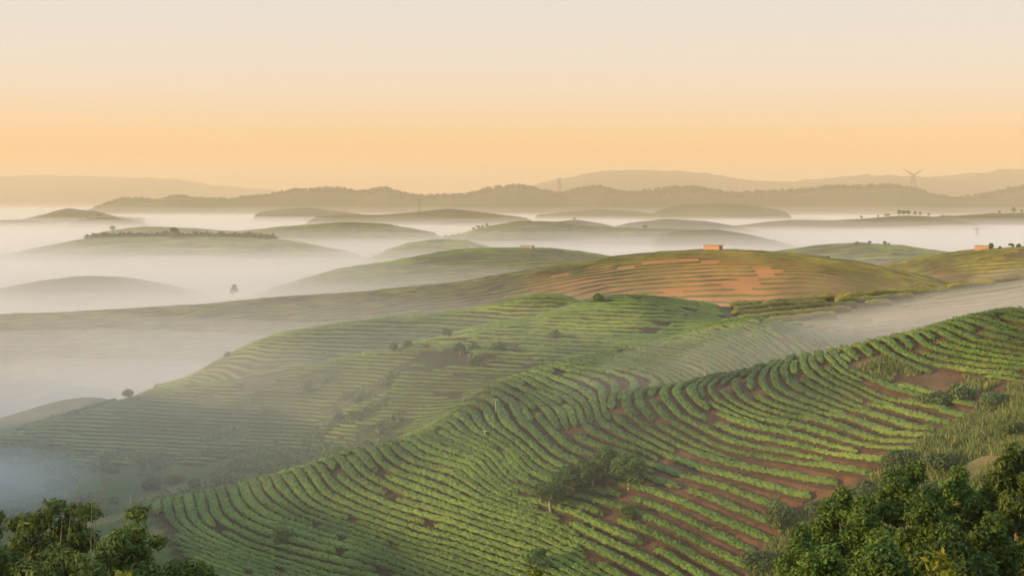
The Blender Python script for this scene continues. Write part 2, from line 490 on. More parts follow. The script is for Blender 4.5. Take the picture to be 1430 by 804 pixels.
X, Y = XX, YY
edge = np.minimum.reduce([X - GX0, GX1 - X, GY1 - Y]) / 22.0
ed = np.clip(edge, 0, 1); ed = ed * ed * (3 - 2 * ed)
ZG = ZZ + (fbm(X, Y, 9, 3) - .5) * 0.5
ZG = np.where(Y > 0, ZG * ed + (-92) * (1 - ed), ZG)
soil = np.zeros_like(X)
inS1 = inpoly(X, Y, S1_POLY); inC1 = inpoly(X, Y, C1_POLY); inC2 = inpoly(X, Y, C2_POLY); inE = inpoly(X, Y, E_POLY); inD = inpoly(X, Y, D_POLY)
inB = inpoly(X, Y, BANK); inH = inpoly(X, Y, HOLE)
nz = fbm(X, Y, 16, 5)
soil = np.where(inS1, np.clip(0.1 + (X + 2) / 28, 0.08, .95), soil)
soil = np.where(inC1, np.clip((nz - .58) * 2.0, 0, .3), soil)
soil = np.where(inC2, .1, soil); soil = np.where(inE, .6, soil); soil = np.where(inD, .95, soil)
soil = np.where(~(inS1 | inC1 | inC2 | inE | inD), np.clip((nz - .6) * 2, 0, .25), soil)
soil = np.where(inH, .55, soil)
dry = np.clip((fbm(X, Y, 7, 9) - .5) * 3, 0, .5) * np.where(inS1 | inC2 | inC1, .3, 1)
dry = np.where(inD, .45, dry)
dry = np.where(inB | inH, np.clip(.15 + (fbm(X, Y, 10, 21) - .5) * 2.4, 0, .8), dry)
green = np.where(inS1 | inC1 | inC2 | inE | inD, np.where(inC1, np.clip((-5 - X) / 25, 0, 1), 0.0), 1.0)
nxg, nyg = len(gx), len(gy)
ii = (np.arange(nyg - 1)[:, None] * nxg + np.arange(nxg - 1)[None, :]).ravel()
GF = np.stack([ii, ii + 1, ii + 1 + nxg, ii + nxg], 1)
me = mk("hillside", [(np.stack([X, Y, ZG], -1).reshape(-1, 3), GF)], M_GROUND, {"soil": soil, "dry": dry, "green": green}, smooth=True)
add("hillside", me, "steep terraced hillside of reddish soil under the tea hedges", "hillside", kind="structure")

# ---------------------------------------------------------------- tea hedges
def trace_field(traces, lam=3e-3):
    xy, v = [], []
    for idx, pts in traces:
        pts = np.array(pts, float)
        for k in range(len(pts) - 1):
            m = max(1, int(np.hypot(*(pts[k + 1] - pts[k])) / 22))
            for q in range(m):
                p = pts[k] + (pts[k + 1] - pts[k]) * q / m
                h = hit(p[0], p[1])
                if h: xy.append(h[:2]); v.append(idx)
        h = hit(*pts[-1])
        if h: xy.append(h[:2]); v.append(idx)
    return TPS(xy, v, lam)

def contours(f, level, mask):
    """marching squares on the ground grid, linked into polylines"""
    g = f - level
    s = g > 0
    a, b, c, d = s[:-1, :-1], s[:-1, 1:], s[1:, 1:], s[1:, :-1]
    m = mask[:-1, :-1] & ~((a == b) & (b == c) & (c == d))
    nodes = {}; nb = {}
    def pt(key):
        if key not in nodes:
            t, j, i = key
            if t == 0:
                u = g[j, i] / (g[j, i] - g[j, i + 1]); nodes[key] = (gx[i] + u * GS, gy[j])
            else:
                u = g[j, i] / (g[j, i] - g[j + 1, i]); nodes[key] = (gx[i], gy[j] + u * GS)
        return key
    for j, i in zip(*np.nonzero(m)):
        e = []
        if s[j, i] != s[j, i + 1]: e.append((0, j, i))
        if s[j, i + 1] != s[j + 1, i + 1]: e.append((1, j, i + 1))
        if s[j + 1, i] != s[j + 1, i + 1]: e.append((0, j + 1, i))
        if s[j, i] != s[j + 1, i]: e.append((1, j, i))
        for q in range(0, len(e) - 1, 2):
            k1, k2 = pt(e[q]), pt(e[q + 1])
            nb.setdefault(k1, []).append(k2); nb.setdefault(k2, []).append(k1)
    out = []; seen = set()
    ends = [k for k in nb if len(nb[k]) == 1] + list(nb)
    for st in ends:
        if st in seen: continue
        line = [st]; seen.add(st)
        while True:
            nx = [k for k in nb[line[-1]] if k not in seen]
            if not nx: break
            line.append(nx[0]); seen.add(nx[0])
        if len(line) > 4: out.append(np.array([nodes[k] for k in line]))
    return out

def resample(p, step):
    d = np.r_[0, np.cumsum(np.hypot(*np.diff(p, axis=0).T))]
    n = max(3, int(d[-1] / step) + 1)
    t = np.linspace(0, d[-1], n)
    q = np.stack([np.interp(t, d, p[:, 0]), np.interp(t, d, p[:, 1])], 1)
    for _ in range(3):
        q[1:-1] = (q[:-2] + 2 * q[1:-1] + q[2:]) / 4
    return q, d[-1]

def hedge(p, width, height, step, nsec, tuft, rs):
    """a clipped hedge along p: a domed, lumpy body with leaf tufts standing out of it"""
    n = len(p)
    t = np.gradient(p, axis=0); t /= np.linalg.norm(t, axis=1)[:, None] + 1e-9
    nr = np.stack([-t[:, 1], t[:, 0]], 1)
    s = np.arange(n) * step
    bush = 0.89 + 0.20 * vnoise(s, p[:, 0] * .3, 2.0, 7)          # single bushes read along the row
    taper = np.clip(np.minimum(np.arange(n), n - 1 - np.arange(n)) * step / 0.7, 0.25, 1)
    w = width * (0.85 + 0.3 * vnoise(p[:, 0], p[:, 1], 3.5, 8)) * (0.6 + .4 * bush) * taper
    h = height * bush * (0.5 + 0.5 * taper) * (0.9 + 0.25 * vnoise(p[:, 0], p[:, 1], 6, 9))
    cu = np.array([.62, .60, 1.0, .95, .60, 0, -.60, -.95, -1.0, -.60, -.62])      # leafy cap overhanging bare stems
    cv = np.array([0, .42, .50, .78, .97, 1.0, .97, .78, .50, .42, 0])
    nsec = len(cu)
    off = w[:, None] * .5 * cu[None, :]
    px = p[:, 0:1] + nr[:, 0:1] * off; py = p[:, 1:2] + nr[:, 1:2] * off
    zc = hz(p[:, 0], p[:, 1])
    zg = hz(px, py)
    pz = np.where(cv[None, :] < .05, zg - .25, zc[:, None] * .75 + zg * .25 + h[:, None] * cv[None, :])
    jit = rs.normal(size=(n, nsec, 3)) * np.array([.06, .06, .065]) * min(1.0, float(np.mean(width)))
    jit[:, :2] *= .4; jit[:, -2:] *= .4
    V = np.stack([px, py, pz], -1) + jit
    i = np.arange(n - 1)[:, None] * nsec; j = np.arange(nsec - 1)[None, :]
    Fc = np.stack([i + j, i + j + 1, i + nsec + j + 1, i + nsec + j], -1).reshape(-1, 4)
    mi = np.zeros((n - 1, nsec - 1), int); mi[:, :1] = 1; mi[:, -1:] = 1
    parts = [(V.reshape(-1, 3), Fc, mi.ravel())]
    capa = np.arange(nsec)[None, :]; 
    parts.append((V[0], capa[:, ::-1])); parts.append((V[-1], capa))
    if tuft > 0:
        m = int(n * step * tuft)
        k = rs.integers(0, n, m); q = rs.integers(2, nsec - 2, m)
        pos = V[k, q] + rs.normal(size=(m, 3)) * .07; pos[:, 2] += .05
        nn = np.stack([nr[k, 0] * cu[q], nr[k, 1] * cu[q], np.full(m, .8)], 1) + .6 * rs.normal(size=(m, 3))
        parts.append(leaves(pos, nn, np.full(m, .19), 1.5, rs))
    return parts

TRACE_S1 = [
 (0, [(220,697),(227,728),(250,745),(294,762),(361,784),(420,803)]),
 (3, [(266,697),(286,736),(334,762),(392,781),(460,803)]),
 (7, [(328,683),(350,714),(384,728),(440,745),(510,767),(560,785)]),
 (12, [(401,658),(423,694),(468,717),(524,734),(560,748),(630,764),(672,781)]),
 (16, [(457,641),(490,672),(524,689),(560,705),(616,720),(686,745),(756,767),(798,781)]),
 (20, [(515,624),(538,647),(560,655),(610,678),(672,703),(756,725),(812,750),(868,781)]),
 (23, [(566,616),(594,636),(652,652),(686,678),(739,700),(798,717),(868,753),(924,778)]),
 (27, [(624,605),(644,613),(692,633),(711,664),(742,680)]),
 (31, [(652,547),(666,574),(672,591),(717,622),(739,644),(762,658),(804,672)]),
 (36, [(708,534),(756,552),(784,574),(798,600),(829,619),(868,628),(904,642),(971,665),(1016,679),(1058,696)]),
 (40.5, [(887,548),(890,570),(912,595),(952,612),(988,631),(1052,648),(1128,659),(1184,668)]),
 (44.5, [(954,539),(960,556),(994,578),(1038,600),(1086,603),(1220,637)]),
 (50.5, [(1131,500),(1142,518),(1187,540),(1254,563),(1332,582)]),
 (57, [(1271,476),(1290,490),(1338,504),(1394,510),(1430,510)]),
 (61, [(1341,461),(1380,476),(1430,484)]),
 # behind crest B's brow and in the hollow behind crest A
 (34, [(668,545),(690,543)]),
 (40, [(800,503),(860,512),(900,520),(925,530)]),
 (43, [(850,490),(920,498),(975,510)]),
 (47, [(950,466),(1010,478),(1050,498)]),
]
def lines(y0s, slope, xs, xref, i0, di, keep):
    r = []
    for k, y0 in enumerate(y0s):
        r.append((i0 + di * k, [(x, y0 + slope * (x - xref)) for x in xs if keep(x, y0 + slope * (x - xref))]))
    return [q for q in r if len(q[1]) > 1]
def crest_y(tab, x): return np.interp(x, [t[0] for t in tab], [t[1] for t in tab])
C1C = [(0,600),(90,575),(180,550),(250,538),(330,525),(430,507),(480,496),(580,477),(680,452),(782,429),(850,413),(960,419),(1010,446)]
C1B = [(0,690),(150,672),(350,645),(500,610),(600,585),(640,541),(668,538),(750,508),(850,484),(960,458),(1010,446)]
TRACE_C1 = lines([420 + 17 * k for k in range(16)], .045, range(20, 1000, 60), 700, 0, 3.1,
                 lambda x, y: crest_y(C1C, x) + 3 < y < crest_y(C1B, x) - 2)
C2C = [(200,540),(300,503),(340,485),(400,466),(480,452),(540,444),(614,437),(715,420),(782,412),(835,411)]
C2B = [(200,545),(330,520),(430,504),(480,493),(580,474),(680,449),(782,426),(835,416)]
TRACE_C2 = lines([416 + 12 * k for k in range(10)], .02, range(230, 830, 40), 560, 0, 2.2,
                 lambda x, y: crest_y(C2C, x) + 2 < y < crest_y(C2B, x) - 1)
EC = [(1015,424),(1100,420),(1180,412),(1290,403),(1430,388)]
TRACE_E = lines([416, 424, 432, 440, 448], -.075, range(1030, 1430, 40), 1150, 0, 1.35,
                lambda x, y: crest_y(EC, x) + 1 < y < crest_y([(1030,452),(1150,440),(1250,428),(1430,404)], x) + 3)

PTS = np.stack([X.ravel(), Y.ravel()], 1)
def field_on(tr, mask, lam=3e-3):
    f = trace_field(tr, lam)
    out = np.full(X.shape, 1e6)
    mm = mask.copy()
    for _ in range(3):
        mm[1:] |= mm[:-1]; mm[:-1] |= mm[1:]; mm[:, 1:] |= mm[:, :-1]; mm[:, :-1] |= mm[:, 1:]
    out[mm] = f(PTS[mm.ravel()])
    return out, mm

hcount = 0
HEDGES = []; PEND = []
def plant(tr, pl, lo, hi, step, nsec, tuft, wfac, wmin, wmax, height, label, group, gap, hole=None, drop=None, lam=3e-3, jitter=.25, seed=1, target=lambda x, y: np.full(len(x), 1.1), mat=None, fill=None):
    global hcount
    rs = np.random.default_rng(seed)
    mask = inpoly(X, Y, pl)
    f, mm = field_on(tr, mask, lam)
    f = np.where(f < 1e5, f + jitter * 2 * (fbm(X, Y, 7, 31) - .5), f)
    gyf, gxf = np.gradient(np.where(f < 1e5, f, np.nan), GS)
    pitch = 1 / np.clip(np.hypot(gxf, gyf), .1, 3.5)
    pitch = np.nan_to_num(pitch, nan=2.2)
    for lev in np.arange(lo, hi, .5) if fill is not None else np.arange(lo, hi):
        for line in contours(f, lev + .001, mask):
            q, L = resample(line, step)
            if L < 5: continue
            cut = np.zeros(len(q), bool)
            if hole is not None: cut |= inpoly(q[:, 0], q[:, 1], hole)
            if drop is not None: cut |= drop(q[:, 0], q[:, 1])
            i = np.clip(((q[:, 0] - GX0) / GS).astype(int), 0, nxg - 1); j = np.clip(((q[:, 1] - GY0) / GS).astype(int), 0, nyg - 1)
            pt = pitch[j, i]
            tg = target(q[:, 0], q[:, 1])
            if lev % 1: cut |= (pt < 2.1) | ~fill(q[:, 0], q[:, 1])  # short rows between rows that spread apart
            if lev % 2 == 1: cut |= pt < .66 * tg                # rows that would crowd together end here
            if lev % 4 == 2: cut |= pt < .34 * tg
            if lev % 1: pt = pt * .5
            elif fill is not None: pt = np.where((pt > 2.1) & fill(q[:, 0], q[:, 1]), pt * .5, pt)
            k = int(rs.uniform(8, gap) / step)
            while k < len(q):
                m = int(rs.uniform(.9, 2.2) / step); cut[k:k + m] = True
                k += m + int(rs.uniform(18, gap) / step)
            runs = np.split(np.arange(len(q)), np.nonzero(np.diff(cut.astype(int)))[0] + 1)
            for r in runs:
                if cut[r[0]] or len(r) * step < 4.0: continue
                pe = pt[r] * np.where(pt[r] < .66 * tg[r], 2, 1)
                w = np.clip((wfac(q[r, 0]) if callable(wfac) else wfac) * pe, wmin, wmax)
                w = np.convolve(np.pad(w, 4, mode='edge'), np.ones(9) / 9, 'valid')
                parts = hedge(q[r], w, height * np.clip(w / 1.25, .6, 1.1), step, nsec, tuft, rs)
                PEND.append((len(r) * step * (1.0 + w.mean()) / max(60.0, float(q[r, 1].mean())), parts, [mat or M_HEDGE, M_STEM], label, group, q[r], len(r) * step))
                hcount += 1

plant(TRACE_S1, S1_POLY, -6, 68, .35, 8, 11, lambda x: .86 - .26 * np.clip((x - 4) / 16, 0, 1), .75, 1.3, 0.8,
      "long clipped green tea hedge curving over the near spur", "tea hedges on the near spur", 90, HOLE, seed=2,
      target=lambda x, y: 1.0 + .7 * np.clip((x + 1) / 22, 0, 1) * np.clip((192 - y) / 8, .2, 1), fill=lambda x, y: y > 185 - .12 * x)
n_s1 = hcount
def drop_c1(x, y):
    return ((fbm(x, y, 6, 44) > .64) & (x < -8)) | (fbm(x, y, 5, 45) > .80) | ((y < 226 + 12 * vnoise(x, y, 9, 46)) & (x < -42))
plant(TRACE_C1, C1_POLY, -6, 60, .8, 6, 4, .52, .6, 1.35, .85,
      "thin straight tea hedge on the shaded slope behind the near spur", "tea hedges on the middle slope", 130, None, drop_c1, jitter=.12, seed=3)
n_c1 = hcount
plant(TRACE_C2, C2_POLY, -4, 30, 1.0, 6, 2, .48, .8, 1.5, .95,
      "faint misty tea hedge on the ridge behind the middle slope", "tea hedges on the misty ridge", 160, None, None, jitter=.1, seed=4)
n_c2 = hcount
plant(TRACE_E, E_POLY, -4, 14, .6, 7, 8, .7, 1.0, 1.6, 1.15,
      "golden sunlit tea hedge on the knoll beyond the misty hollow", "tea hedges on the golden knoll", 30, None, None, jitter=.25, seed=5, mat=M_SUNTINT)
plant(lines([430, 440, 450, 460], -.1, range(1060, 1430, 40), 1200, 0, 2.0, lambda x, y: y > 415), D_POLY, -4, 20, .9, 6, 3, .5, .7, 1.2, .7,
      "low sparse tea hedge on the orange slope in drifting mist", "tea hedges on the orange slope", 40, None, lambda x, y: fbm(x, y, 12, 46) > .68, jitter=.2, seed=6, mat=M_SUNTINT)
PEND.sort(key=lambda v: -v[0])
for _, parts, mats, label, group, q, L in PEND[:300]:
    HEDGES.append((add("tea_hedge", mk("tea_hedge", parts, mats), label, "hedge", group), q, group, L))
rest = {}
for _, parts, mats, label, group, q, L in PEND[300:]:
    rest.setdefault(mats[0].name, (mats, []))[1].extend(parts)
for mats, parts in rest.values():
    add("tea_hedges", mk("tea_hedges", parts, mats), "broken short bits of hedge between the long rows", "hedges", kind="stuff")
ORD = "nearest second third fourth fifth sixth seventh eighth ninth tenth eleventh twelfth thirteenth fourteenth fifteenth sixteenth seventeenth eighteenth nineteenth twentieth".split()
MARKS = {
 "tea hedges on the near spur": ("green tea hedge", [("round shade tree", 878, 674), ("shade tree with bare pale trunk", 769, 709), ("thin young tree", 752, 789), ("slim white lamp post", 692, 573), ("short white trap", 677, 603),
    ("brown wooden post", 984, 522), ("bare grassy patch", 1280, 526), ("misty dark bush", 395, 752), ("wide bush behind the crest", 470, 636), ("foot of the near spur", 200, 705), ("tall feathery bush", 1090, 735), ("bank-side leafy bush", 1255, 650), ("small young tree", 877, 719), ("misty hollow", 1100, 474), ("high end of the near spur", 1400, 450), ("round end of the red bare strip", 905, 630), ("dip beside the bare grassy patch", 1200, 500), ("lone top hedge corner", 1040, 530)]),
 "tea hedges on the middle slope": ("thin tea hedge", [("round dark brow tree", 625, 469), ("small dark brow tree", 549, 485), ("tall bare-trunked slope tree", 663, 508), ("lone forked slope tree", 774, 472), ("saddle tree", 836, 420), ("wide bushy slope tree", 695, 490),
    ("pale yellow green tree", 427, 548), ("light green sapling", 471, 588), ("big dark gully bush", 213, 678), ("low end of the ridge", 178, 552), ("reddish terrace bush", 160, 655), ("valley smoke", 25, 650), ("bush by the red scar", 370, 575)]),
 "tea hedges on the misty ridge": ("faint misty tea hedge", [("white ridge marker", 477, 456), ("tiny ridge edge tree", 318, 495), ("saddle tree", 830, 416), ("misty ridge's bright middle", 600, 448)]),
 "tea hedges on the golden knoll": ("golden tea hedge", [("saddle end of the knoll", 1025, 440), ("crest of the golden knoll", 1180, 415), ("far end of the knoll", 1400, 395)]),
 "tea hedges on the orange slope": ("sparse tea hedge in drifting mist", [("foot of the orange slope", 1120, 460), ("top of the orange slope", 1350, 415)]),
}
for grp, (noun, marks) in MARKS.items():
    ms = []
    for nm, a, b in marks:
        h = hit(a, b)
        while h is None: b += 3; h = hit(a, b)
        ms.append((nm, h))
    bins = {}
    for o, q, g, L in HEDGES:
        if g != grp: continue
        best = min(((np.hypot(q[:, 0] - h[0], q[:, 1] - h[1]).min(), nm, h) for nm, h in ms), key=lambda v: v[0])
        k = int(np.hypot(q[:, 0] - best[2][0], q[:, 1] - best[2][1]).argmin())
        side = "above" if hz(q[k, 0], q[k, 1]) > hz(best[2][0], best[2][1]) else "below"
        size = "short" if L < 14 else ("long" if L > 45 else "medium")
        bins.setdefault((best[1], side, size), []).append((best[0], o))
    for (nm, side, size), lst in bins.items():
        lst.sort(key=lambda v: v[0])
        for k, (_, o) in enumerate(lst):
            o["label"] = f"{ORD[min(k, len(ORD) - 1)]} {size} {noun} {side} the {nm}"
print("hedges", n_s1, n_c1 - n_s1, n_c2 - n_c1, hcount - n_c2)

# ================================================================ the valley floor and the hills beyond
gv = np.linspace(-1, 1, 81)
fx = np.sign(gv) * np.abs(gv) ** 1.6 * 30000
FX, FY = np.meshgrid(fx, fx)
FZ = -92 + 8 * (fbm(FX, FY, 900, 51) - .5)
q = (np.arange(80)[:, None] * 81 + np.arange(80)[None, :]).ravel()
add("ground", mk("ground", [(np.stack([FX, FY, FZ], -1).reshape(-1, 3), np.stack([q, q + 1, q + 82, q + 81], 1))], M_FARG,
    {"soil": np.zeros(FX.size), "dry": np.zeros(FX.size), "green": np.ones(FX.size)}, smooth=True), "flat green valley floor under the sea of mist", "ground", kind="structure")

# added hill out of view on the left, shaped to shade the valley
lx = np.linspace(-330, -120, 36); ly = np.linspace(-40, 400, 60)
LX, LY = np.meshgrid(lx, ly)
cr = np.interp(LY, [-40, 20, 90, 180, 240, 300, 400], [-30, -8, -3, -4, -12, -46, -80])
LZ = -95 + (cr + 95) * np.exp(-((LX + 225 + 12 * np.sin(LY / 60)) / 52) ** 2) + (fbm(LX, LY, 40, 55) - .5) * 8
q = (np.arange(59)[:, None] * 36 + np.arange(35)[None, :]).ravel()
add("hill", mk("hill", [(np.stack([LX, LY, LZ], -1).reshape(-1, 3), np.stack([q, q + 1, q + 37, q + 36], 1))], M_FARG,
    {"soil": np.zeros(LX.size), "dry": np.full(LX.size, .2), "green": np.ones(LX.size)}, smooth=True), "unseen green hill added to shade the smoky valley", "hill", kind="structure")

def ridge(name, pts, d, front, back, base, label, rough=0.0, nt=None, ns=36, soilf=None, seed=0, wander=.12, power=2.0):
    """a rounded hill: its crest follows pts (pixel, pixel[, distance]) and its flanks run down to base"""
    pts = [p if len(p) == 3 else (p[0], p[1], d) for p in pts]
    W = np.array([P(*p) for p in pts])
    nt = nt or max(40, int((W[-1, 0] - W[0, 0]) / (d * 0.004)))
    t = np.linspace(0, 1, nt)
    s0 = (W[:, 0] - W[0, 0]) / (W[-1, 0] - W[0, 0])
    def sm(v):
        # smooth interpolation through the crest points
        y = np.interp(t, s0, v)
        k = max(1, nt // (len(pts) * 5))
        ker = np.ones(2 * k + 1) / (2 * k + 1)
        return np.convolve(np.pad(y, k, mode='edge'), ker, 'valid')
    cx = W[0, 0] + t * (W[-1, 0] - W[0, 0]); cyy = sm(W[:, 1]); cz = sm(W[:, 2])
    cyy = cyy + d * wander * .2 * (fbm(cx, cx * 0, d * .12, seed) - .5)
    endt = np.clip(np.minimum(t, 1 - t) / .06, 0, 1)
    cz = base + (cz - base) * (endt * endt * (3 - 2 * endt))
    u = np.linspace(-1, 1, ns)
    u = np.sign(u) * np.abs(u) ** 1.25
    prof = (1 - u * u) ** power
    fr = front * (0.8 + .5 * fbm(cx, cx * 0 + 7, d * .15, seed + 3))
    HX = np.repeat(cx[:, None], ns, 1) + 0 * u
    HY = cyy[:, None] + np.where(u[None, :] < 0, u[None, :] * fr[:, None], u[None, :] * back)
    HZ = base + (cz[:, None] - base) * prof[None, :]
    flank = 1 - prof[None, :]
    HZ = HZ + (fbm(HX, HY, d * .07 + 20, seed + 5) - .5) * d * .03 * np.clip(flank * 3, 0, 1) * (prof[None, :] ** .5)
    if rough:
        HZ = HZ + rough * (fbm(HX, HY, rough * 2.2, seed + 9, 2) - .35) * (prof[None, :] > .05)
    qq = (np.arange(nt - 1)[:, None] * ns + np.arange(ns - 1)[None, :]).ravel()
    Fc = np.stack([qq, qq + ns, qq + ns + 1, qq + 1], 1)
    soil = np.zeros(HX.shape) if soilf is None else soilf(HX, HY)
    dry = np.clip((fbm(HX, HY, d * .05, seed + 11) - .45) * 2, 0, .6)
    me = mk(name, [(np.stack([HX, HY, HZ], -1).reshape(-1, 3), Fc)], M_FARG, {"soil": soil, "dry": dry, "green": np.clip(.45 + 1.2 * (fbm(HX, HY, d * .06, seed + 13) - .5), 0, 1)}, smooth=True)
    o = add(name, me, label, "hill", kind="structure")
    def top(px):
        x = (px - 715) / F_PX * d
        for _ in range(3):
            x = (px - 715) / F_PX * np.interp(x, cx, cyy)
        return np.array([x, np.interp(x, cx, cyy), np.interp(x, cx, cz)])
    return dict(o=o, cx=cx, cy=cyy, cz=cz, fr=fr, base=base, X=HX, Y=HY, Z=HZ, u=u, top=top, d=d)

def ridge_rows(h, name, label, spacing, height, width, umin, cover, seed, mat=M_HEDGE, xr=None, soilf=None, umax=.12):
    """lines of tea running along a far hill: too many and too small to count"""
    rs = np.random.default_rng(seed)
    parts = []
    mean = float(h['fr'].mean())
    step = spacing * .9
    cx = np.arange(h['cx'][2], h['cx'][-3], step)
    from_u = -np.arange(-umax * mean, -umin * mean, spacing) / mean
    for u0 in from_u:
        uu = u0 + .012 * (fbm(cx, cx * 0 + u0 * 50, 40, seed) - .5)
        fr = np.interp(cx, h['cx'], h['fr'])
        yy = np.interp(cx, h['cx'], h['cy']) + uu * fr
        # sample the built surface
        iu = np.interp(uu, h['u'], np.arange(len(h['u']))); it = np.interp(cx, h['cx'], np.arange(len(h['cx'])))
        i0 = np.clip(iu.astype(int), 0, len(h['u']) - 2); t0 = np.clip(it.astype(int), 0, len(h['cx']) - 2)
        a = iu - i0; b = it - t0
        Z = h['Z']
        zz = Z[t0, i0] * (1 - a) * (1 - b) + Z[t0, i0 + 1] * a * (1 - b) + Z[t0 + 1, i0] * (1 - a) * b + Z[t0 + 1, i0 + 1] * a * b
        n = len(cx)
        ok = fbm(cx, yy * 3, 22, seed + 2) < cover
        if soilf is not None: ok &= vnoise(cx, yy * 4, 9, seed + 4) > soilf(cx, yy) * .16
        if xr is not None: ok &= (cx > xr[0]) & (cx < xr[1])
        hh = height * (.6 + .7 * rs.random(n)); ww = width * (.7 + .5 * rs.random(n))
        V = np.stack([np.stack([cx, yy - ww * .5, zz - .4], 1), np.stack([cx, yy - ww * .3, zz + hh * .8], 1),
                      np.stack([cx, yy + ww * .3, zz + hh], 1), np.stack([cx, yy + ww * .5, zz - .4], 1)], 1)
        V[..., 0] += rs.normal(size=V.shape[:2]) * step * .2
        k = np.nonzero(ok[:-1] & ok[1:])[0]
        if len(k) == 0: continue
        F4 = np.concatenate([np.stack([k * 4 + j, (k + 1) * 4 + j, (k + 1) * 4 + j + 1, k * 4 + j + 1], 1) for j in range(3)])
        parts.append((V.reshape(-1, 3), F4))
    if parts: add(name, mk(name, parts, mat), label, "hedges", kind="stuff")

def soil_F(x, y):
    m = np.exp(-((x - 55) / 44) ** 2) * 1.1 + .55 * np.exp(-((x - 125) / 60) ** 2)
    return np.clip(m * (.45 + 1.1 * fbm(x, y, 28, 61)), 0, 1)
hF = ridge("hill", [(-160,470,470),(-40,444,478),(80,440,490),(150,436,500),(280,428,520),(380,418,535),(500,410,550),(640,396,570),(740,378,585),(850,361,596),(920,354,600),(1000,350,600),(1100,354,600),(1200,367,598),(1280,384,590),(1360,405,580),(1440,430,575)],
           590, 190, 260, -92, "broad hill with orange bare soil and golden tea rows", ns=60, nt=420, soilf=soil_F, seed=100)
ridge_rows(hF, "tea_rows", "golden rows of tea on the broad hill with orange soil", 4.2, .62, 1.3, -.62, .80, 7, M_SUNTINT, soilf=soil_F)
hK = ridge("hill", [(1180,396),(1230,374),(1300,359),(1370,350),(1430,346),(1500,340),(1600,336),(1720,345),(1800,370)], 700, 200, 250, -92, "hill with a small orange hut and scattered trees", seed=110, ns=48,
           soilf=lambda x, y: np.clip((fbm(x, y, 60, 62) - .35) * 1.6, 0, .7))
ridge_rows(hK, "tea_rows", "rows of tea on the hill beside the orange hut", 5.0, .8, 1.7, -.6, .7, 8, M_SUNTINT)
hG = ridge("hill", [(300,440),(330,422),(380,404),(440,386),(480,376),(547,367),(614,353),(665,348),(732,347),(782,349),(845,358),(900,372),(960,392),(1020,420)], 900, 230, 260, -92, "long dark green hill with a small hut on top", seed=120, ns=48)
ridge_rows(hG, "tea_rows", "dim rows of tea on the long dark green hill", 6.5, .9, 2.0, -.6, .64, 9)
hJ = ridge("hill", [(1000,372),(1060,358),(1110,350),(1150,345),(1200,341),(1250,344),(1310,352),(1370,364),(1440,380)], 1000, 220, 260, -92, "low pale hill topped by a few small trees", seed=130)
hH = ridge("hill", [(480,378),(520,360),(565,342),(610,335),(650,337),(690,349),(740,370)], 1250, 200, 240, -92, "small rounded green hill rising out of the mist", seed=140)
hO = ridge("hill", [(-60,372),(40,350),(110,336),(150,333),(250,332),(340,332),(390,335),(470,350),(540,368)], 1350, 240, 260, -92, "flat topped low hill carrying a dark line of trees", seed=150)
hP = ridge("hill", [(100,338),(150,324),(200,317),(250,319),(330,324),(400,317),(480,311),(540,313),(590,322),(640,335)], 1800, 260, 300, -92, "long low green hill behind the line of trees", seed=160)
hY = ridge("hill", [(-200,428),(-40,410),(60,391),(110,385),(160,387),(220,398),(300,420)], 860, 180, 240, -92, "faint hill almost drowned in the mist", seed=165)
hI = ridge("hill", [(520,350),(580,337),(640,329),(690,315),(730,309),(780,311),(850,319),(960,322),(1020,327),(1080,336),(1140,350)], 1700, 260, 300, -92, "wide dark green hill with a row of trees on its flank", seed=170)
hM = ridge("hill", [(900,330),(950,322),(1000,320),(1045,327),(1090,338),(1120,350)], 1520, 160, 240, -92, "small green hill half hidden by mist", seed=180)
hN = ridge("hill", [(840,322),(880,311),(930,306),(990,309),(1040,318),(1090,330)], 2100, 240, 300, -92, "pale green hill behind the wide dark one", seed=190)
hN2 = ridge("hill", [(740,316),(775,310),(805,307),(840,312),(880,322)], 2000, 200, 300, -92, "pale low hill beside the wide dark one", seed=195)
hL = ridge("hill", [(1000,318),(1060,312),(1118,308),(1185,308),(1235,304),(1269,301),(1303,302),(1350,310),(1420,326)], 2300, 280, 300, -92, "long hill carrying a row of bushy trees", seed=200)
hL2 = ridge("hill", [(1250,312),(1300,303),(1350,300),(1430,297),(1500,295),(1600,300)], 2600, 260, 300, -92, "hill at the end of the long tree row", seed=210)
hT = ridge("hill", [(420,304),(480,299),(530,300),(585,296),(625,291),(680,297),(720,303),(760,309)], 2700, 260, 300, -92, "small dark hill beside the slim mast", seed=220)
hU = ridge("hill", [(740,302),(780,297),(830,292),(890,295),(940,302)], 3300, 260, 300, -92, "faint hill before the wooded range", seed=230)
hU2 = ridge("hill", [(900,300),(950,291),(1010,286),(1060,290),(1110,299)], 3400, 260, 300, -92, "faint bushy hill before the wooded range", rough=8, seed=235)
hQ = ridge("hill", [(30,306),(62,301),(88,292),(130,296),(150,302),(200,308)], 3000, 200, 300, -92, "little dark hill by itself in the mist", rough=6, seed=240)
hQ2 = ridge("hill", [(90,312),(120,305),(150,303),(190,309)], 2500, 120, 260, -92, "tiny hill with trees just above the mist", seed=242)
hS = ridge("hill", [(350,298),(390,292),(430,290),(480,296),(520,301)], 3200, 200, 300, -92, "thin dark hill before the wooded range", seed=245)
hR = ridge("hill", [(-120,312),(-40,308),(20,307),(60,309),(110,316)], 2600, 200, 300, -92, "low strip of hill at the edge of the mist", seed=247)
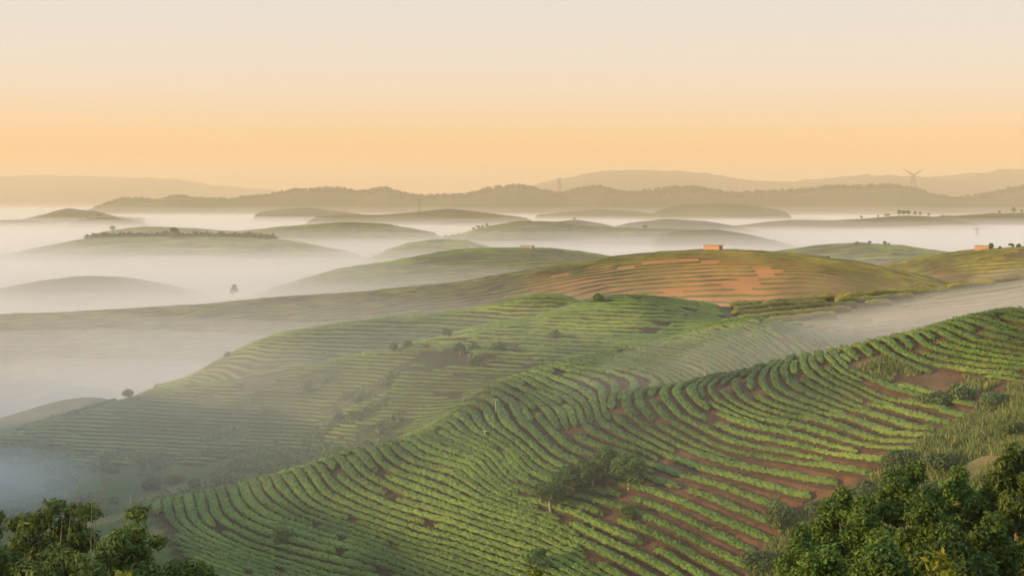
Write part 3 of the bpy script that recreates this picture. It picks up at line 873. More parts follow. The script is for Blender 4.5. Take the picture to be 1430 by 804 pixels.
RANGE = [(60,302),(110,296),(150,288),(172,280),(195,278),(215,283),(255,276),(280,280),(320,281),(365,276),(410,268),(450,265),(480,265),(500,270),(540,263),(565,273),(590,275),(650,274),(690,264),(725,260),(765,269),(785,273),(805,267),(832,261),(860,268),(885,271),(930,265),(975,262),(1020,273),(1060,270),(1110,268),(1150,263),(1200,262),(1240,260),(1275,265),(1300,274),(1335,280),(1370,274),(1430,263),(1500,258),(1600,268),(1700,285)]
hV = ridge("hill", RANGE, 4500, 420, 500, -92, "wooded range of dark rounded hills along the horizon", rough=8, nt=700, ns=44, seed=250, wander=.05)
hW1 = ridge("mountain", [(-400,262),(-200,252),(-60,250),(60,247),(180,249),(260,255),(320,263),(420,269),(520,275),(640,285)], 8000, 1200, 1300, -92, "faint flat mountain far off in the haze", rough=25, nt=260, seed=260, wander=.03)
hW2 = ridge("mountain", [(600,285),(680,272),(740,261),(790,250),(850,240),(900,240),(960,241),(1000,248),(1080,257),(1140,253),(1200,246),(1240,249),(1300,250),(1350,245),(1400,239),(1450,238),(1560,250),(1700,262),(1900,285)], 7000, 1100, 1300, -92, "pale mountain chain far behind the wooded range", rough=25, nt=300, seed=270, wander=.03)

for k, (h_, lab) in enumerate(((hJ, "faint rows of tea on the low pale hill"), (hH, "faint rows of tea on the small rounded hill"), (hI, "faint rows of tea on the wide dark hill"), (hP, "faint rows of tea on the long low hill"), (hO, "faint rows of tea below the dark line of trees"))):
    ridge_rows(h_, "tea_rows", lab, 9, 1.2, 3.0, -.55, .62, 20 + k)

# ---------------------------------------------------------------- woods on the far range: one mass
rs = np.random.default_rng(71)
def wood(h, n, umin, umax, r, size, name, label, px=None):
    t = rs.uniform(0.02, .98, n); u = rs.uniform(umin, umax, n)
    cx = h['cx'][0] + t * (h['cx'][-1] - h['cx'][0])
    if px is not None:
        cx = rs.uniform((px[0] - 715) / F_PX * h['d'], (px[1] - 715) / F_PX * h['d'], n)
    it = np.clip(np.searchsorted(h['cx'], cx), 0, len(h['cx']) - 1); iu = np.clip(np.searchsorted(h['u'], u), 0, len(h['u']) - 1)
    z = h['Z'][it, iu]; y = h['Y'][it, iu]
    rr = r * rs.uniform(.6, 1.4, n)
    cl = np.stack([cx, y, z + rr * .5, rr, rr, rr * rs.uniform(.7, 1.2, n)], 1)
    add(name, mk(name, [cloud(cl, 14, size, 1.2, rs)], M_FOREST), label, "wood", kind="stuff")
wood(hV, 2600, -.22, .05, 5, 5, "woodland", "dark woodland covering the crests of the far range")
wood(hO, 260, -.06, .03, 3.0, 2.2, "woodland", "dark line of trees and bushes on the flat topped hill", (118, 385))

# ================================================================ trees
def branchy(rs, H, spread, nb, crown_base, rf=1.0):
    """trunk, limbs and the clumps at their ends"""
    top = np.array([rs.normal() * .05 * H, rs.normal() * .05 * H, H * .72])
    k = np.linspace(0, 1, 6)[:, None]
    trunk = k * top + np.sin(k * 3) * rs.normal(size=3) * .03 * H * np.array([1, 1, 0])
    parts = [tube(trunk, np.linspace(.045, .018, 6) * H, 7)]
    cl = []
    for b in range(nb):
        a = b / nb * 2 * math.pi + rs.uniform(-.4, .4)
        f = rs.uniform(crown_base, .95)
        st = trunk[0] + (top - trunk[0]) * f
        ln = spread * H * rs.uniform(.55, 1.0) * (1.15 - .55 * f)
        en = st + np.array([math.cos(a) * ln, math.sin(a) * ln, H * rs.uniform(.06, .24)])
        mid = (st + en) / 2 + np.array([0, 0, -.02 * H])
        parts.append(tube(np.stack([st, mid, en]), np.array([.016, .011, .006]) * H, 5))
        r = H * rs.uniform(.12, .2) * rf
        cl.append((*en, r * 1.15, r * 1.15, r * .85))
    cl.append((*(top + [0, 0, .12 * H]), H * .2, H * .2, H * .17))
    return parts, cl

def make_tree(name, label, group, loc, H, rs, spread=.42, nb=9, crown_base=.45, per=160, size=.3, mat=None, bark=None, cat="tree", rf=1.0):
    parts, cl = branchy(rs, H, spread, nb, crown_base, rf)
    root = add(name, None, label, cat, group, loc=loc, rotz=rs.uniform(0, 6.28))
    tr = add("trunk", mk("trunk", parts[:1], bark or M_BARK, smooth=True), parent=root)
    for pp in parts[1:]: add("limb", mk("limb", [pp], bark or M_BARK, smooth=True), parent=tr)
    add("crown", mk("crown", [cloud(cl, per, size, 1.6, rs)], mat or M_TREE), parent=root)
    return root

def copy_tree(src, loc, rotz, scale, label=None, group=None):
    r = src.copy(); C.objects.link(r); r.location = [float(v) for v in loc]; r.rotation_euler = (0, 0, rotz); r.scale = (scale,) * 3
    if label: r["label"] = label
    if group: r["group"] = group
    for ch in src.children:
        c = ch.copy(); C.objects.link(c); c.parent = r
    return r

def on(px, py, dz=-.1):
    h = hit(px, py)
    while h is None:
        py += 3; h = hit(px, py)
    return (h[0], h[1], float(hz(h[0], h[1])) + dz)

rs = np.random.default_rng(81)
# trees standing among the near hedges: pixel of the trunk foot, height in pixels
NEAR_T = [
 (878, 674, 48, .50, "round shade tree beside the red bare strip between hedges", 12, .35),
 (826, 678, 44, .48, "shade tree in the middle of the clump among the hedges", 11, .35),
 (792, 682, 40, .48, "leafy shade tree between its taller clump mates among the hedges", 11, .35),
 (769, 709, 46, .44, "shade tree with a tall bare pale trunk among the hedges", 11, .5),
 (846, 652, 34, .5, "half hidden shade tree at the back of the clump", 10, .3),
 (877, 719, 22, .5, "small young tree below the round shade tree", 7, .45),
 (752, 789, 34, .42, "thin young tree standing alone low on the near spur", 7, .5),
]
for px, py, hp, sp, lab, nb, cb in NEAR_T:
    l = on(px, py)
    make_tree("shade_tree", lab, "trees among the near hedges", l, hp * l[1] / F_PX * 1.0, rs, sp, nb, cb, 380, .25, M_TREE, M_PALEBARK, rf=1.45)
MID_T = [
 (625, 469, 16, "round dark tree on the brow of the middle slope"), (549, 485, 12, "small dark tree on the brow of the middle slope"),
 (569, 482, 12, "low tree beside the small dark one on the brow"), (642, 490, 18, "pale trunked tree high on the shaded middle slope"),
 (663, 508, 20, "taller tree with bare trunk low on the shaded middle slope"), (774, 472, 18, "lone tree with forked pale trunk on the middle slope"),
 (836, 420, 16, "dark tree on the saddle where two slopes meet"), (662, 488, 16, "bushy tree above the bare trunked one on the middle slope"),
 (695, 490, 20, "wide bushy tree on the middle slope"), (318, 492, 9, "tiny tree breaking the edge of the misty ridge"),
 (452, 498, 12, "soft grey tree in the hollow behind the ridge brow"), (178, 546, 15, "grey misty tree at the low end of the ridge"),
 (427, 548, 16, "pale yellow green tree beside the bare red scar"), (471, 588, 18, "light green sapling on the lower middle slope"), (490, 580, 14, "thin light green sapling on the lower middle slope"),
]
for px, py, hp, lab in MID_T:
    l = on(px, py)
    make_tree("slope_tree", lab, "trees on the middle slope", l, hp * l[1] / F_PX, rs, .45, 8, .42, 75, .40, M_TREE, M_PALEBARK, rf=1.15)

def make_bush(name, label, group, loc, w, h, rs, per=220, size=.3, mat=None):
    cl = []
    for b in range(7):
        a = rs.uniform(0, 6.28); r = w * .5 * rs.uniform(.1, .6)
        s = rs.uniform(.45, .7)
        cl.append((math.cos(a) * r, math.sin(a) * r, h * rs.uniform(.3, .62), w * .5 * s, w * .5 * s, h * .5 * s))
    stems = [tube(np.array([[0, 0, -.2], [c[0] * .5, c[1] * .5, c[2] * .5], c[:3]]), np.array([.05, .035, .015]) * h * .5, 5) for c in cl]
    root = add(name, None, label, "shrub", group, loc=loc)
    add("stem", mk("stem", stems, M_BARK), parent=root)
    add("foliage", mk("foliage", [cloud(cl, per, size, 1.5, rs)], mat or M_TREE), parent=root)
    return root
BUSH = [
 (213, 678, 28, 24, "big dark bush at the head of the grassy gully"), (275, 672, 22, 14, "low dark bush beside the big gully bush"), (300, 668, 20, 13, "second low bush along the gully edge"),
 (245, 668, 26, 14, "rounded bush between the gully bushes"), (396, 648, 30, 15, "round bush behind the crest of the near spur"), (468, 632, 38, 22, "wide dark bush behind the crest of the near spur"),
 (515, 618, 16, 12, "small dark bush on the crest of the near spur"), (395, 752, 34, 30, "misty dark bush among the lower hedges"), (370, 575, 20, 12, "bush beside the bare red scar"),
 (290, 630, 26, 14, "wild bush above the gully"), 
 (160, 655, 18, 10, "small bush on the reddish terrace"),
]
for px, py, wp, hp, lab in BUSH:
    h = hit(px, py)
    if h is None: continue
    l = (h[0], h[1], float(hz(h[0], h[1])) - .1)
    make_bush("bush", lab, "wild bushes on the slopes", l, wp * l[1] / F_PX, hp * l[1] / F_PX, rs)
BANKB = [(1090,735,52,62,"tall feathery pale green bush at the foot of the grassy bank"),(1255,650,46,40,"leafy bush where the hedges meet the grassy bank"),(1300,560,50,26,"green thicket bush below the bare patch"),
         (1340,552,46,30,"wide green bush on the grassy bank"),(1385,560,44,30,"bush on top of the grassy bank"),(1210,690,44,34,"pale bush halfway down the bank"),(1150,725,50,40,"rounded pale bush low on the bank"),
         (1180,770,60,40,"spreading bush at the bottom of the bank"),(1120,780,54,40,"grey green bush beside the last hedges"),(1060,790,50,36,"pale bush at the lowest hedge ends"),(1320,650,50,36,"grassy bush in the middle of the bank"),
         (1415,600,40,26,"bush beside the small side terrace"),(1240,720,60,44,"soft green bush in front of the bank grass"),(1290,690,50,40,"sunlit bush in the bank grass")]
for px, py, wp, hp, lab in BANKB:
    l = on(px, py)
    make_bush("bush", lab, "bushes on the grassy bank", l, wp * l[1] / F_PX, hp * l[1] / F_PX, rs, 330, .24, M_SHRUB)

# ---------------------------------------------------------------- grass on the bank: uncountable
n = 60000
bx = np.array(BANK)
gxr = rs.uniform(bx[:, 0].min(), bx[:, 0].max(), n * 2); gyr = rs.uniform(bx[:, 1].min(), bx[:, 1].max(), n * 2)
ok = inpoly(gxr, gyr, BANK) & (vnoise(gxr, gyr, 3, 77) > .3)
hx = np.array(HOLE)
gx2 = rs.uniform(hx[:, 0].min(), hx[:, 0].max(), 9000); gy2 = rs.uniform(hx[:, 1].min(), hx[:, 1].max(), 9000)
ok2 = inpoly(gx2, gy2, HOLE) & (vnoise(gx2, gy2, 3, 78) > .35)
gxr = np.r_[gxr[ok], gx2[ok2]]; gyr = np.r_[gyr[ok], gy2[ok2]]
gz = hz(gxr, gyr); m = len(gxr)
hh = rs.uniform(.35, 1.1, m) * (.5 + vnoise(gxr, gyr, 4, 79)); a = rs.uniform(0, 6.28, m); w = rs.uniform(.05, .12, m)
lean = rs.normal(size=(m, 2)) * .28 * hh[:, None]
base = np.stack([gxr, gyr, gz - .08], 1)
sd = np.stack([np.cos(a) * w, np.sin(a) * w, 0 * a], 1)
mid = base + np.stack([lean[:, 0] * .4, lean[:, 1] * .4, hh * .6], 1)
tip = base + np.stack([lean[:, 0], lean[:, 1], hh], 1)
V = np.stack([base - sd, base + sd, mid + sd * .8, tip, mid - sd * .8], 1).reshape(-1, 3)
add("grass", mk("grass", [(V, np.arange(5 * m).reshape(m, 5))], M_GRASS), "tall pale grass covering the bank beside the hedges", "grass", kind="stuff")

# ---------------------------------------------------------------- scrub in the left hollow: uncountable
n = 2600
sx = rs.uniform(-110, -18, n); sy = rs.uniform(205, 258, n)
ok = (fbm(sx, sy, 13, 91) > .42) & ((sy < 240) | (fbm(sx, sy, 6, 44) > .62)) & ~inpoly(sx, sy, S1_POLY)
sx, sy = sx[ok], sy[ok]
r = rs.uniform(.5, 1.5, len(sx))
add("scrub", mk("scrub", [cloud(np.stack([sx, sy, hz(sx, sy) + r * .3, r, r, r * .7], 1), 40, .34, 1.5, rs)], M_SHRUB), "tangled green scrub in the hollow behind the near spur", "scrub", kind="stuff")

# ---------------------------------------------------------------- small trees on the far hills
def foot(h, px, sink=.3):
    p = h['top'](px); p[2] -= sink
    return p
protos = []
for k in range(4):
    parts, cl = branchy(np.random.default_rng(300 + k), 6.0, (.45, .3, .5, .38)[k], 7, (.4, .5, .45, .35)[k])
    protos.append((mk("trunk", parts, M_BARK, smooth=True), mk("crown", [cloud(cl, 26, .95, 1.4, np.random.default_rng(310 + k))], M_TREE)))
def far_tree(h, px, hp, label, group, k=None, sink=.4):
    p = foot(h, px, sink)
    k = int(rs.integers(0, 4)) if k is None else k
    H = hp * p[1] / F_PX
    root = add("hill_tree", None, label, "tree", group, loc=p, rotz=rs.uniform(0, 6.28), scale=H / 6.0)
    add("trunk", protos[k][0], parent=root); add("crown", protos[k][1], parent=root)
for px, hp in ((1197, 5), (1214, 6), (1236, 7), (1241, 5), (1288, 4), (1306, 4)):
    far_tree(hJ, px, hp, "small tree on the crest of the low pale hill", "trees on the low pale hill")
for px, hp, lab in ((1383, 11, "tree standing against the orange hut"), (1396, 6, "low tree just past the hut tree"), (1413, 9, "tree on the crest beyond the hut"), (1422, 8, "outer tree on the crest beyond the hut"), (1340, 5, "little tree before the orange hut"), (1324, 5, "outlying little tree on the hut hill")):
    far_tree(hK, px, hp, lab, "trees on the hut hill")
for px, hp in ((662, 6), (668, 7), (674, 6), (680, 7), (640, 4), (632, 4), (622, 4), (612, 4), (602, 4), (592, 4), (580, 4), (566, 4)):
    far_tree(hI, px, hp, "small tree in the row on the flank of the wide dark hill", "row of trees on the wide dark hill")
far_tree(hI, 900, 7, "lone tree on the long tail of the wide dark hill", "lone trees"); far_tree(hN2, 802, 4, "lone bush tree on the pale low hill", "lone trees")
for px, hp in ((1202, 5), (1226, 4), (1237, 5), (1256, 9), (1262, 8), (1268, 8), (1277, 7), (1284, 6), (1296, 5), (1316, 5), (1240, 5)):
    far_tree(hL, px, hp, "bushy tree in the row along the long hill", "trees along the long hill")
for px, hp in ((1395, 5), (1415, 8), (1426, 5)):
    far_tree(hL2, px, hp, "tree on the hill past the long tree row", "trees past the long hill")
far_tree(hO, 243, 15, "broad dark tree standing above the tree line", "lone trees", 2)
far_tree(hO, 232, 11, "lesser tree leaning on the broad dark tree", "lone trees", 0)
for px, hp in ((205, 7), (130, 7), (318, 7), (342, 6), (372, 6), (382, 7), (290, 5), (180, 5)):
    far_tree(hO, px, hp, "small tree rising from the dark tree line", "trees in the dark tree line")
far_tree(hP, 158, 9, "lone round tree at the end of the long low hill", "lone trees", 0, 1)
far_tree(hQ2, 139, 6, "tallest tree on the tiny hill", "trees on the tiny hill"); far_tree(hQ2, 122, 4, "low tree on the tiny hill", "trees on the tiny hill"); far_tree(hQ2, 112, 4, "edge tree on the tiny hill", "trees on the tiny hill")
for px, hp in ((247, 5), (257, 5), (272, 5)):
    far_tree(hS, max(px, 352), hp, "far tree on the thin dark hill", "trees on the thin dark hill") if px > 352 else None
p_ = P(327, 413, 760)
root = add("hill_tree", None, "tall slim ghostly tree wrapped in mist", "tree", "lone trees", loc=p_, scale=16 * 760 / F_PX / 6.0)
root.scale = (root.scale[0] * .8, root.scale[1] * .8, root.scale[2])
add("trunk", protos[3][0], parent=root); add("crown", protos[3][1], parent=root)
far_tree(hF, 1157, 5, "tiny tree on the right shoulder of the broad hill", "lone trees", 2)

# ================================================================ huts
def hut(label, loc, w, dp, h, rz, mat=None):
    root = add("hut", None, label, "hut", "field huts on the hilltops", loc=loc, rotz=rz)
    wall = [box(-w / 2, w / 2, -dp / 2, -dp / 2 + .2, -1, h), box(-w / 2, w / 2, dp / 2 - .2, dp / 2, -1, h),
            box(-w / 2, -w / 2 + .2, -dp / 2 + .2, dp / 2 - .2, -1, h), box(w / 2 - .2, w / 2, -dp / 2 + .2, dp / 2 - .2, -1, h)]
    add("wall", mk("wall", wall, mat or M_BRICK), parent=root)
    add("roof", mk("roof", [box(-w / 2 - .25, w / 2 + .25, -dp / 2 - .25, dp / 2 + .25, h + .003, h + .22)], M_ROOF), parent=root)
    add("door", mk("door", [box(w / 2 - .02, w / 2 + .05, -.5, .45, -.9, 1.7)], M_DARK), parent=root)
hut("long low orange plastered hut on the broad hill's crest", foot(hF, 996, 0), 7.0, 4.0, 2.1, math.radians(-32))
hut("small pale hut on the long dark green hill", foot(hG, 736, 0), 8.0, 4.5, 2.0, math.radians(-20), M_PALE)
hut("orange hut beside a tree on the right hand hill", foot(hK, 1372, 0), 6.5, 4.0, 2.4, math.radians(-28))

# ================================================================ pylons, masts and posts
def bar(a, b, r): return tube(np.array([a, b], float), r, 4)
def pylon(label, loc, H, style, name="pylon"):
    root = add(name, None, label, "pylon", "power line towers", loc=loc)
    b0, b1, r = H * .11, H * .035, H * .011
    ht = H if style == 'T' else H * .68
    def corner(i, f):
        s = b0 + (b1 - b0) * f
        return ((-1, 1, 1, -1)[i] * s, (-1, -1, 1, 1)[i] * s, f * ht)
    for i in range(4):
        add("leg", mk("leg", [bar(corner(i, -.08), corner(i, 1), r)], M_STEEL), parent=root)
    br = []
    for q in range(6):
        f0, f1 = q / 6, (q + 1) / 6
        for i in range(4):
            br.append(bar(corner(i, f0), corner((i + 1) % 4, f1), r * .5)); br.append(bar(corner(i, f1), corner((i + 1) % 4, f1), r * .5))
    add("bracing", mk("bracing", br, M_STEEL), parent=root)
    if style == 'T':
        for f, wd in ((.97, .42), (.72, .30), (.55, .36)):
            add("cross_arm", mk("cross_arm", [bar((-wd * H / 2, 0, f * ht), (wd * H / 2, 0, f * ht), r), bar((-wd * H / 2, 0, f * ht), (0, 0, f * ht + .06 * H), r * .7), bar((wd * H / 2, 0, f * ht), (0, 0, f * ht + .06 * H), r * .7)], M_STEEL), parent=root)
    else:
        for s in (-1, 1):
            add("horn", mk("horn", [bar((s * b1, 0, ht), (s * .30 * H, 0, ht + .14 * H), r * 1.2), bar((s * b1, 0, ht - .06 * H), (s * .30 * H, 0, ht + .14 * H), r),
                                    bar((s * .30 * H, 0, ht + .14 * H), (s * .40 * H, 0, ht + .2 * H), r)], M_STEEL), parent=root)
        add("cross_arm", mk("cross_arm", [bar((-.2 * H, 0, ht - .12 * H), (.2 * H, 0, ht - .12 * H), r * .6)], M_STEEL), parent=root)
pylon("lattice pylon with spread horns on the wooded range", foot(hV, 1274, 4), 35 * 4500 / F_PX, 'Y')
pylon("straight lattice pylon with level cross arms on the wooded range", foot(hV, 781, 6), 25 * 4500 / F_PX, 'T')
pylon("slim sunlit lattice mast beside the small dark hill", foot(hT, 586, 4), 20 * 2700 / F_PX, 'T', "lattice_mast")
pylon("faint lattice mast behind the orange hut", (P(1364, 350, 1900)[0], 1900, P(1364, 346, 1900)[2]), 27 * 1900 / F_PX, 'T', "lattice_mast")

def post(name, label, px, py, hp, r, mat, arm=0.0, cat="post"):
    l = on(px, py, -.3)
    H = hp * l[1] / F_PX + .3
    root = add(name, None, label, cat, loc=l)
    add("pole", mk("pole", [tube(np.array([[0, 0, 0], [.02, 0, H * .5], [.0, 0, H]]), r, 7)], mat), parent=root)
    if arm:
        add("panel", mk("panel", [box(-arm, arm, -.15, .15, H, H + .08)], M_WHITE), parent=root)
    return root, l, H
post("wooden_post", "tall brown wooden post behind the near spur", 984, 522, 34, .09, M_WOOD)
post("trap_lamp", "slim white post with a flat panel among the hedges", 692, 573, 22, .05, M_WHITE, .35, "lamp")
r_, l_, H_ = post("trap_lamp", "short white trap with a round cap among dense hedges", 677, 603, 9, .09, M_WHITE, .28, "lamp")
add("bucket", mk("bucket", [tube(np.array([[0, 0, H_ * .35], [0, 0, H_ * .65]]), np.array([.1, .2]), 8)], M_WHITE), parent=r_)
post("marker_post", "little white marker post on the misty ridge", 477, 456, 8, .12, M_WHITE)
post("marker_post", "white marker post on the brow of the middle slope", 507, 493, 9, .08, M_WHITE)
post("marker_post", "small white post beside the saddle tree", 840, 414, 10, .1, M_WHITE)
post("marker_post", "thin white post at the foot of the near spur", 182, 697, 14, .07, M_WHITE)

# ================================================================ foreground
def bamboo(label, loc, culms, H, spread, lean, rs, nleaf=9000, mat=None):
    """a clump of arching culms, each ending in drooping plumes of narrow leaves"""
    root = add("bamboo_clump", None, label, "bamboo", "bamboo clumps below the viewpoint", loc=loc)
    cl = []
    for k in range(culms):
        a = rs.uniform(0, 6.28); ln = spread * rs.uniform(.25, 1.0); h = H / .88 * rs.uniform(.84, 1.0) * (1.0 - .12 * ln / spread)
        t = np.linspace(0, 1, 10)[:, None]
        tip = np.array([math.cos(a) * ln + lean, math.sin(a) * ln, 0])
        path = tip * t ** 2.2 + np.array([math.cos(a) * .25, math.sin(a) * .25, 0]) + np.array([0, 0, h]) * (t - .12 * t ** 4)
        add("culm", mk("culm", [tube(path, np.linspace(.045, .008, 10), 6)], M_CANE if rs.random() < .3 else M_BARK, smooth=True), parent=root)
        for q in range(9):
            f = .38 + .62 * q / 8
            c = path[int(f * 9)] + rs.normal(size=3) * np.array([.28, .28, .1])
            r = rs.uniform(.26, .5) * (1.15 - .4 * abs(f - .7))
            cl.append((*c, r * 1.2, r * 1.2, r * .8))
    add("foliage", mk("foliage", [cloud(cl, nleaf // len(cl), .072, 3.4, rs, droop=.9, up=.5, fill=.3)], mat or M_BAMB), parent=root)
    return root
rs = np.random.default_rng(91)
def base_at(px, d): 
    x = (px - 715) / F_PX * d
    return (x, d, float(hz(x, d)) - .1)
def top_h(px, py, d):
    b = base_at(px, d); return P(px, py, d)[2] - b[2]
LB = [(8, 700, 47, .9, 0, "thin bamboo clump at the outer end of the row of bamboos", 8),
      (58, 694, 44, 1.0, 0, "tall olive bamboo clump with pointed plumes", 12),
      (88, 702, 45, .7, 0, "narrow bamboo plume beside the dry canes", 7),
      (165, 714, 43, 1.0, 0, "dark bamboo clump with a rounded head right of the dry canes", 12),
      (225, 760, 42, .75, .25, "low bamboo clump leaning out over the lowest hedges", 9),
      (110, 765, 41, 1.1, 0, "low dense bamboo under the dry canes", 10),
      (20, 755, 42, 1.0, 0, "low dense bamboo at the foot of the thin clump", 10)]
for px, py, d, sp, lean, lab, cu in LB:
    bamboo(lab, base_at(px, d), cu, top_h(px, py, d) * 1.04, sp, lean, rs, 20000)
for px0, px1, py, d, lab in ((70, 112, 668, 44.5, "single thin dry cane above the bamboo"), (100, 148, 673, 44.3, "tallest dry bare cane leaning above the bamboo"), (104, 136, 684, 44.1, "dry bare cane with a bent tip above the bamboo"), (112, 128, 690, 43.8, "slanting dry cane with short twigs above the bamboo")):
    b = base_at(px0, d); tp = P(px1, py, d)
    t = np.linspace(0, 1, 14)[:, None]
    path = np.array([[0, 0, 0]]) + t * np.array([0, 0, tp[2] - b[2]]) + t ** 1.5 * np.array([tp[0] - b[0], 0, 0])
    root = add("dry_cane", None, lab, "cane", "dry canes above the bamboo", loc=b)
    st = add("stalk", mk("stalk", [tube(path, np.linspace(.03, .007, 14), 5)], M_CANE), parent=root)
    for k in range(7, 14):
        e = path[k] + np.array([rs.normal() * .12, rs.normal() * .1, .14 + .1 * rs.random()])
        add("twig", mk("twig", [tube(np.stack([path[k], e]), np.array([.009, .004]), 4)], M_CANE), parent=st)

def big_tree(label, px, py, d, spread, rs, mat, n=40000, size=.078, elong=1.7, shape=None, droop=0.0, name="broadleaf_tree", cone=.5):
    b = base_at(px, d); H = top_h(px, py, d) * 1.03
    root = add(name, None, label, "tree", "trees below the viewpoint", loc=b)
    t = np.linspace(0, 1, 9)[:, None]
    bend = rs.normal(size=2) * .25
    path = t * np.array([0, 0, H * .93]) + np.sin(t * 2.5) * np.array([bend[0], bend[1], 0])
    limbs = []; cl = []
    nb = 34
    for k in range(nb):
        f = .28 + .70 * (k + rs.random()) / nb
        a = k * 2.4 + rs.uniform(-.5, .5)
        st = np.array([np.interp(f, t[:, 0], path[:, j]) for j in range(3)])
        ln = spread * (1 - cone * f ** 1.6) * rs.uniform(.45, 1.0) * (1 - max(0, f - .9) * 6)
        en = st + np.array([math.cos(a) * ln, math.sin(a) * ln, ln * rs.uniform(.05, .5)])
        limbs.append(tube(np.stack([st, (st + en) / 2 + [0, 0, -.05 * ln], en]), np.array([.05, .03, .012]), 5))
        r = rs.uniform(.30, .58)
        cl.append((*en, r * 1.15, r * 1.15, r * .8))
        cl.append((*(st + (en - st) * .55), r, r, r * .7))
    cl.append((0, 0, H * .95, .4, .4, .42))
    tr = add("trunk", mk("trunk", [tube(path, np.linspace(.14, .03, 9), 8)], M_BARK, smooth=True), parent=root)
    for pp in limbs: add("limb", mk("limb", [pp], M_BARK, smooth=True), parent=tr)
    add("crown", mk("crown", [cloud(cl, n // len(cl), size, elong, rs, droop=droop, fill=.35)], mat), parent=root)
    return root
rs = np.random.default_rng(95)
big_tree("dark green tree with a rounded top at the edge of the grassy bank", 1183, 685, 46, 2.0, rs, M_FRONT)
big_tree("dark tree with twin rounded heads beside the edge tree", 1212, 698, 44, 1.4, rs, M_FRONT)
big_tree("low dark tree spreading toward the last hedges", 1125, 738, 45, 1.5, rs, M_FRONT)
big_tree("tall broad dark tree in the middle of the grove", 1285, 648, 45, 2.2, rs, M_FRONT, 44000)
big_tree("tall dark tree with a knobbed top behind the grove", 1345, 655, 47, 2.0, rs, M_FRONT, 42000)
big_tree("dark full tree closing the grove beside the drooping one", 1392, 680, 46, 1.8, rs, M_FRONT)
big_tree("drooping feathery tree at the outer end of the grove", 1424, 624, 44, 1.6, rs, M_BAMB, 40000, .07, 3.2, droop=.9, name="feathery_tree", cone=.3)
big_tree("pointed lighter green tree in front of the grove", 1300, 700, 38, 1.1, rs, leafmat("mid_leaves", (.03, .055, .008), (.08, .13, .018), (.17, .22, .03), .3, 1.4), 28000, .08)
big_tree("light green leafy tree low in front of the drooping one", 1395, 728, 36, 1.4, rs, bpy.data.materials["mid_leaves"], 30000, .085)
big_tree("dense leafy tree filling the foot of the grove", 1340, 745, 35, 1.4, rs, bpy.data.materials["mid_leaves"], 30000, .085)
big_tree("dense dark tree filling the foot of the grove", 1240, 752, 37, 1.5, rs, M_FRONT, 30000)
big_tree("low dark leafy tree under the edge tree", 1165, 770, 38, 1.3, rs, M_FRONT, 28000)
def sprig(label, px, py, d, h, rs, n=60):
    b = P(px, py, d); hgt = b[2] - float(hz(b[0], d))
    root = add("sapling", None, label, "sapling", "bright young saplings below the viewpoint", loc=(b[0], d, float(hz(b[0], d)) - .1))
    t = np.linspace(0, 1, 8)[:, None]
    path = t * np.array([0, 0, hgt]) + np.sin(t * 3) * np.array([.1, 0, 0])
    add("stem", mk("stem", [tube(path, np.linspace(.03, .008, 8), 5)], M_BARK), parent=root)
    f = rs.uniform(1 - h / hgt, 1.0, n)
    pos = np.stack([np.interp(f, t[:, 0], path[:, j]) for j in range(3)], 1) + rs.normal(size=(n, 3)) * np.array([.12, .12, .04]) * (1.3 - f)[:, None] * 3
    nn = rs.normal(size=(n, 3)) * .6; nn[:, 2] += .8
    add("foliage", mk("foliage", [leaves(pos, nn, np.full(n, .085), 2.6, rs)], M_SPRIG), parent=root)
sprig("bright yellow green young sapling among the grove's leaves", 1308, 764, 30, 1.0, rs, 130)
sprig("shorter bright sapling beside the tallest yellow one", 1325, 784, 30, .6, rs, 90)
sprig("yellow green sapling tip rising before the near hedges", 745, 790, 34, .5, rs, 80)
sprig("yellow green sapling tip under the bamboo clumps", 172, 792, 36, .5, rs, 110)

# ================================================================ the air: haze, sea of mist, drifting wisps
M_HAZE = volmat("haze_air", (1.0, .85, .60), 1.7e-4, 0.0)
V, Fc = box(-14000, 14000, -600, 10500, -140, 172)
hz_o = add("haze", mk("haze", [(V, Fc)], M_HAZE), "thin dawn haze filling the whole landscape", "haze", kind="stuff")

V, Fc = box(-13500, 13500, 5300, 10200, -130, 168)
add("haze_bank", mk("haze_bank", [(V, Fc)], volmat("far_haze_air", (1.0, .79, .49), 2.2e-4, 0.0)), "deeper haze standing before the far mountains", "haze", kind="stuff")

def slab(name, label, x, y, topf, bottom, mat):
    XS, YS = np.meshgrid(x, y); T = topf(XS, YS)
    ny, nx = XS.shape
    top = np.stack([XS, YS, T], -1).reshape(-1, 3); bot = np.stack([XS, YS, np.full_like(T, bottom)], -1).reshape(-1, 3)
    q = (np.arange(ny - 1)[:, None] * nx + np.arange(nx - 1)[None, :]).ravel()
    f1 = np.stack([q, q + 1, q + 1 + nx, q + nx], 1); o = nx * ny
    ring = np.r_[np.arange(nx), np.arange(1, ny) * nx + nx - 1, (ny - 1) * nx + np.arange(nx - 2, -1, -1), np.arange(ny - 2, 0, -1) * nx]
    r2 = np.roll(ring, -1)
    f3 = np.stack([ring + o, r2 + o, r2, ring], 1)
    return add(name, mk(name, [(np.concatenate([top, bot]), np.concatenate([f1, f1[:, ::-1] + o, f3]))], mat, smooth=False), label, "mist", kind="stuff")
mx = np.unique(np.r_[np.linspace(-9000, -700, 30), np.linspace(-700, 700, 71), np.linspace(700, 9000, 30)])
my = np.unique(np.r_[np.linspace(236, 1400, 60), np.linspace(1400, 9000, 50)])
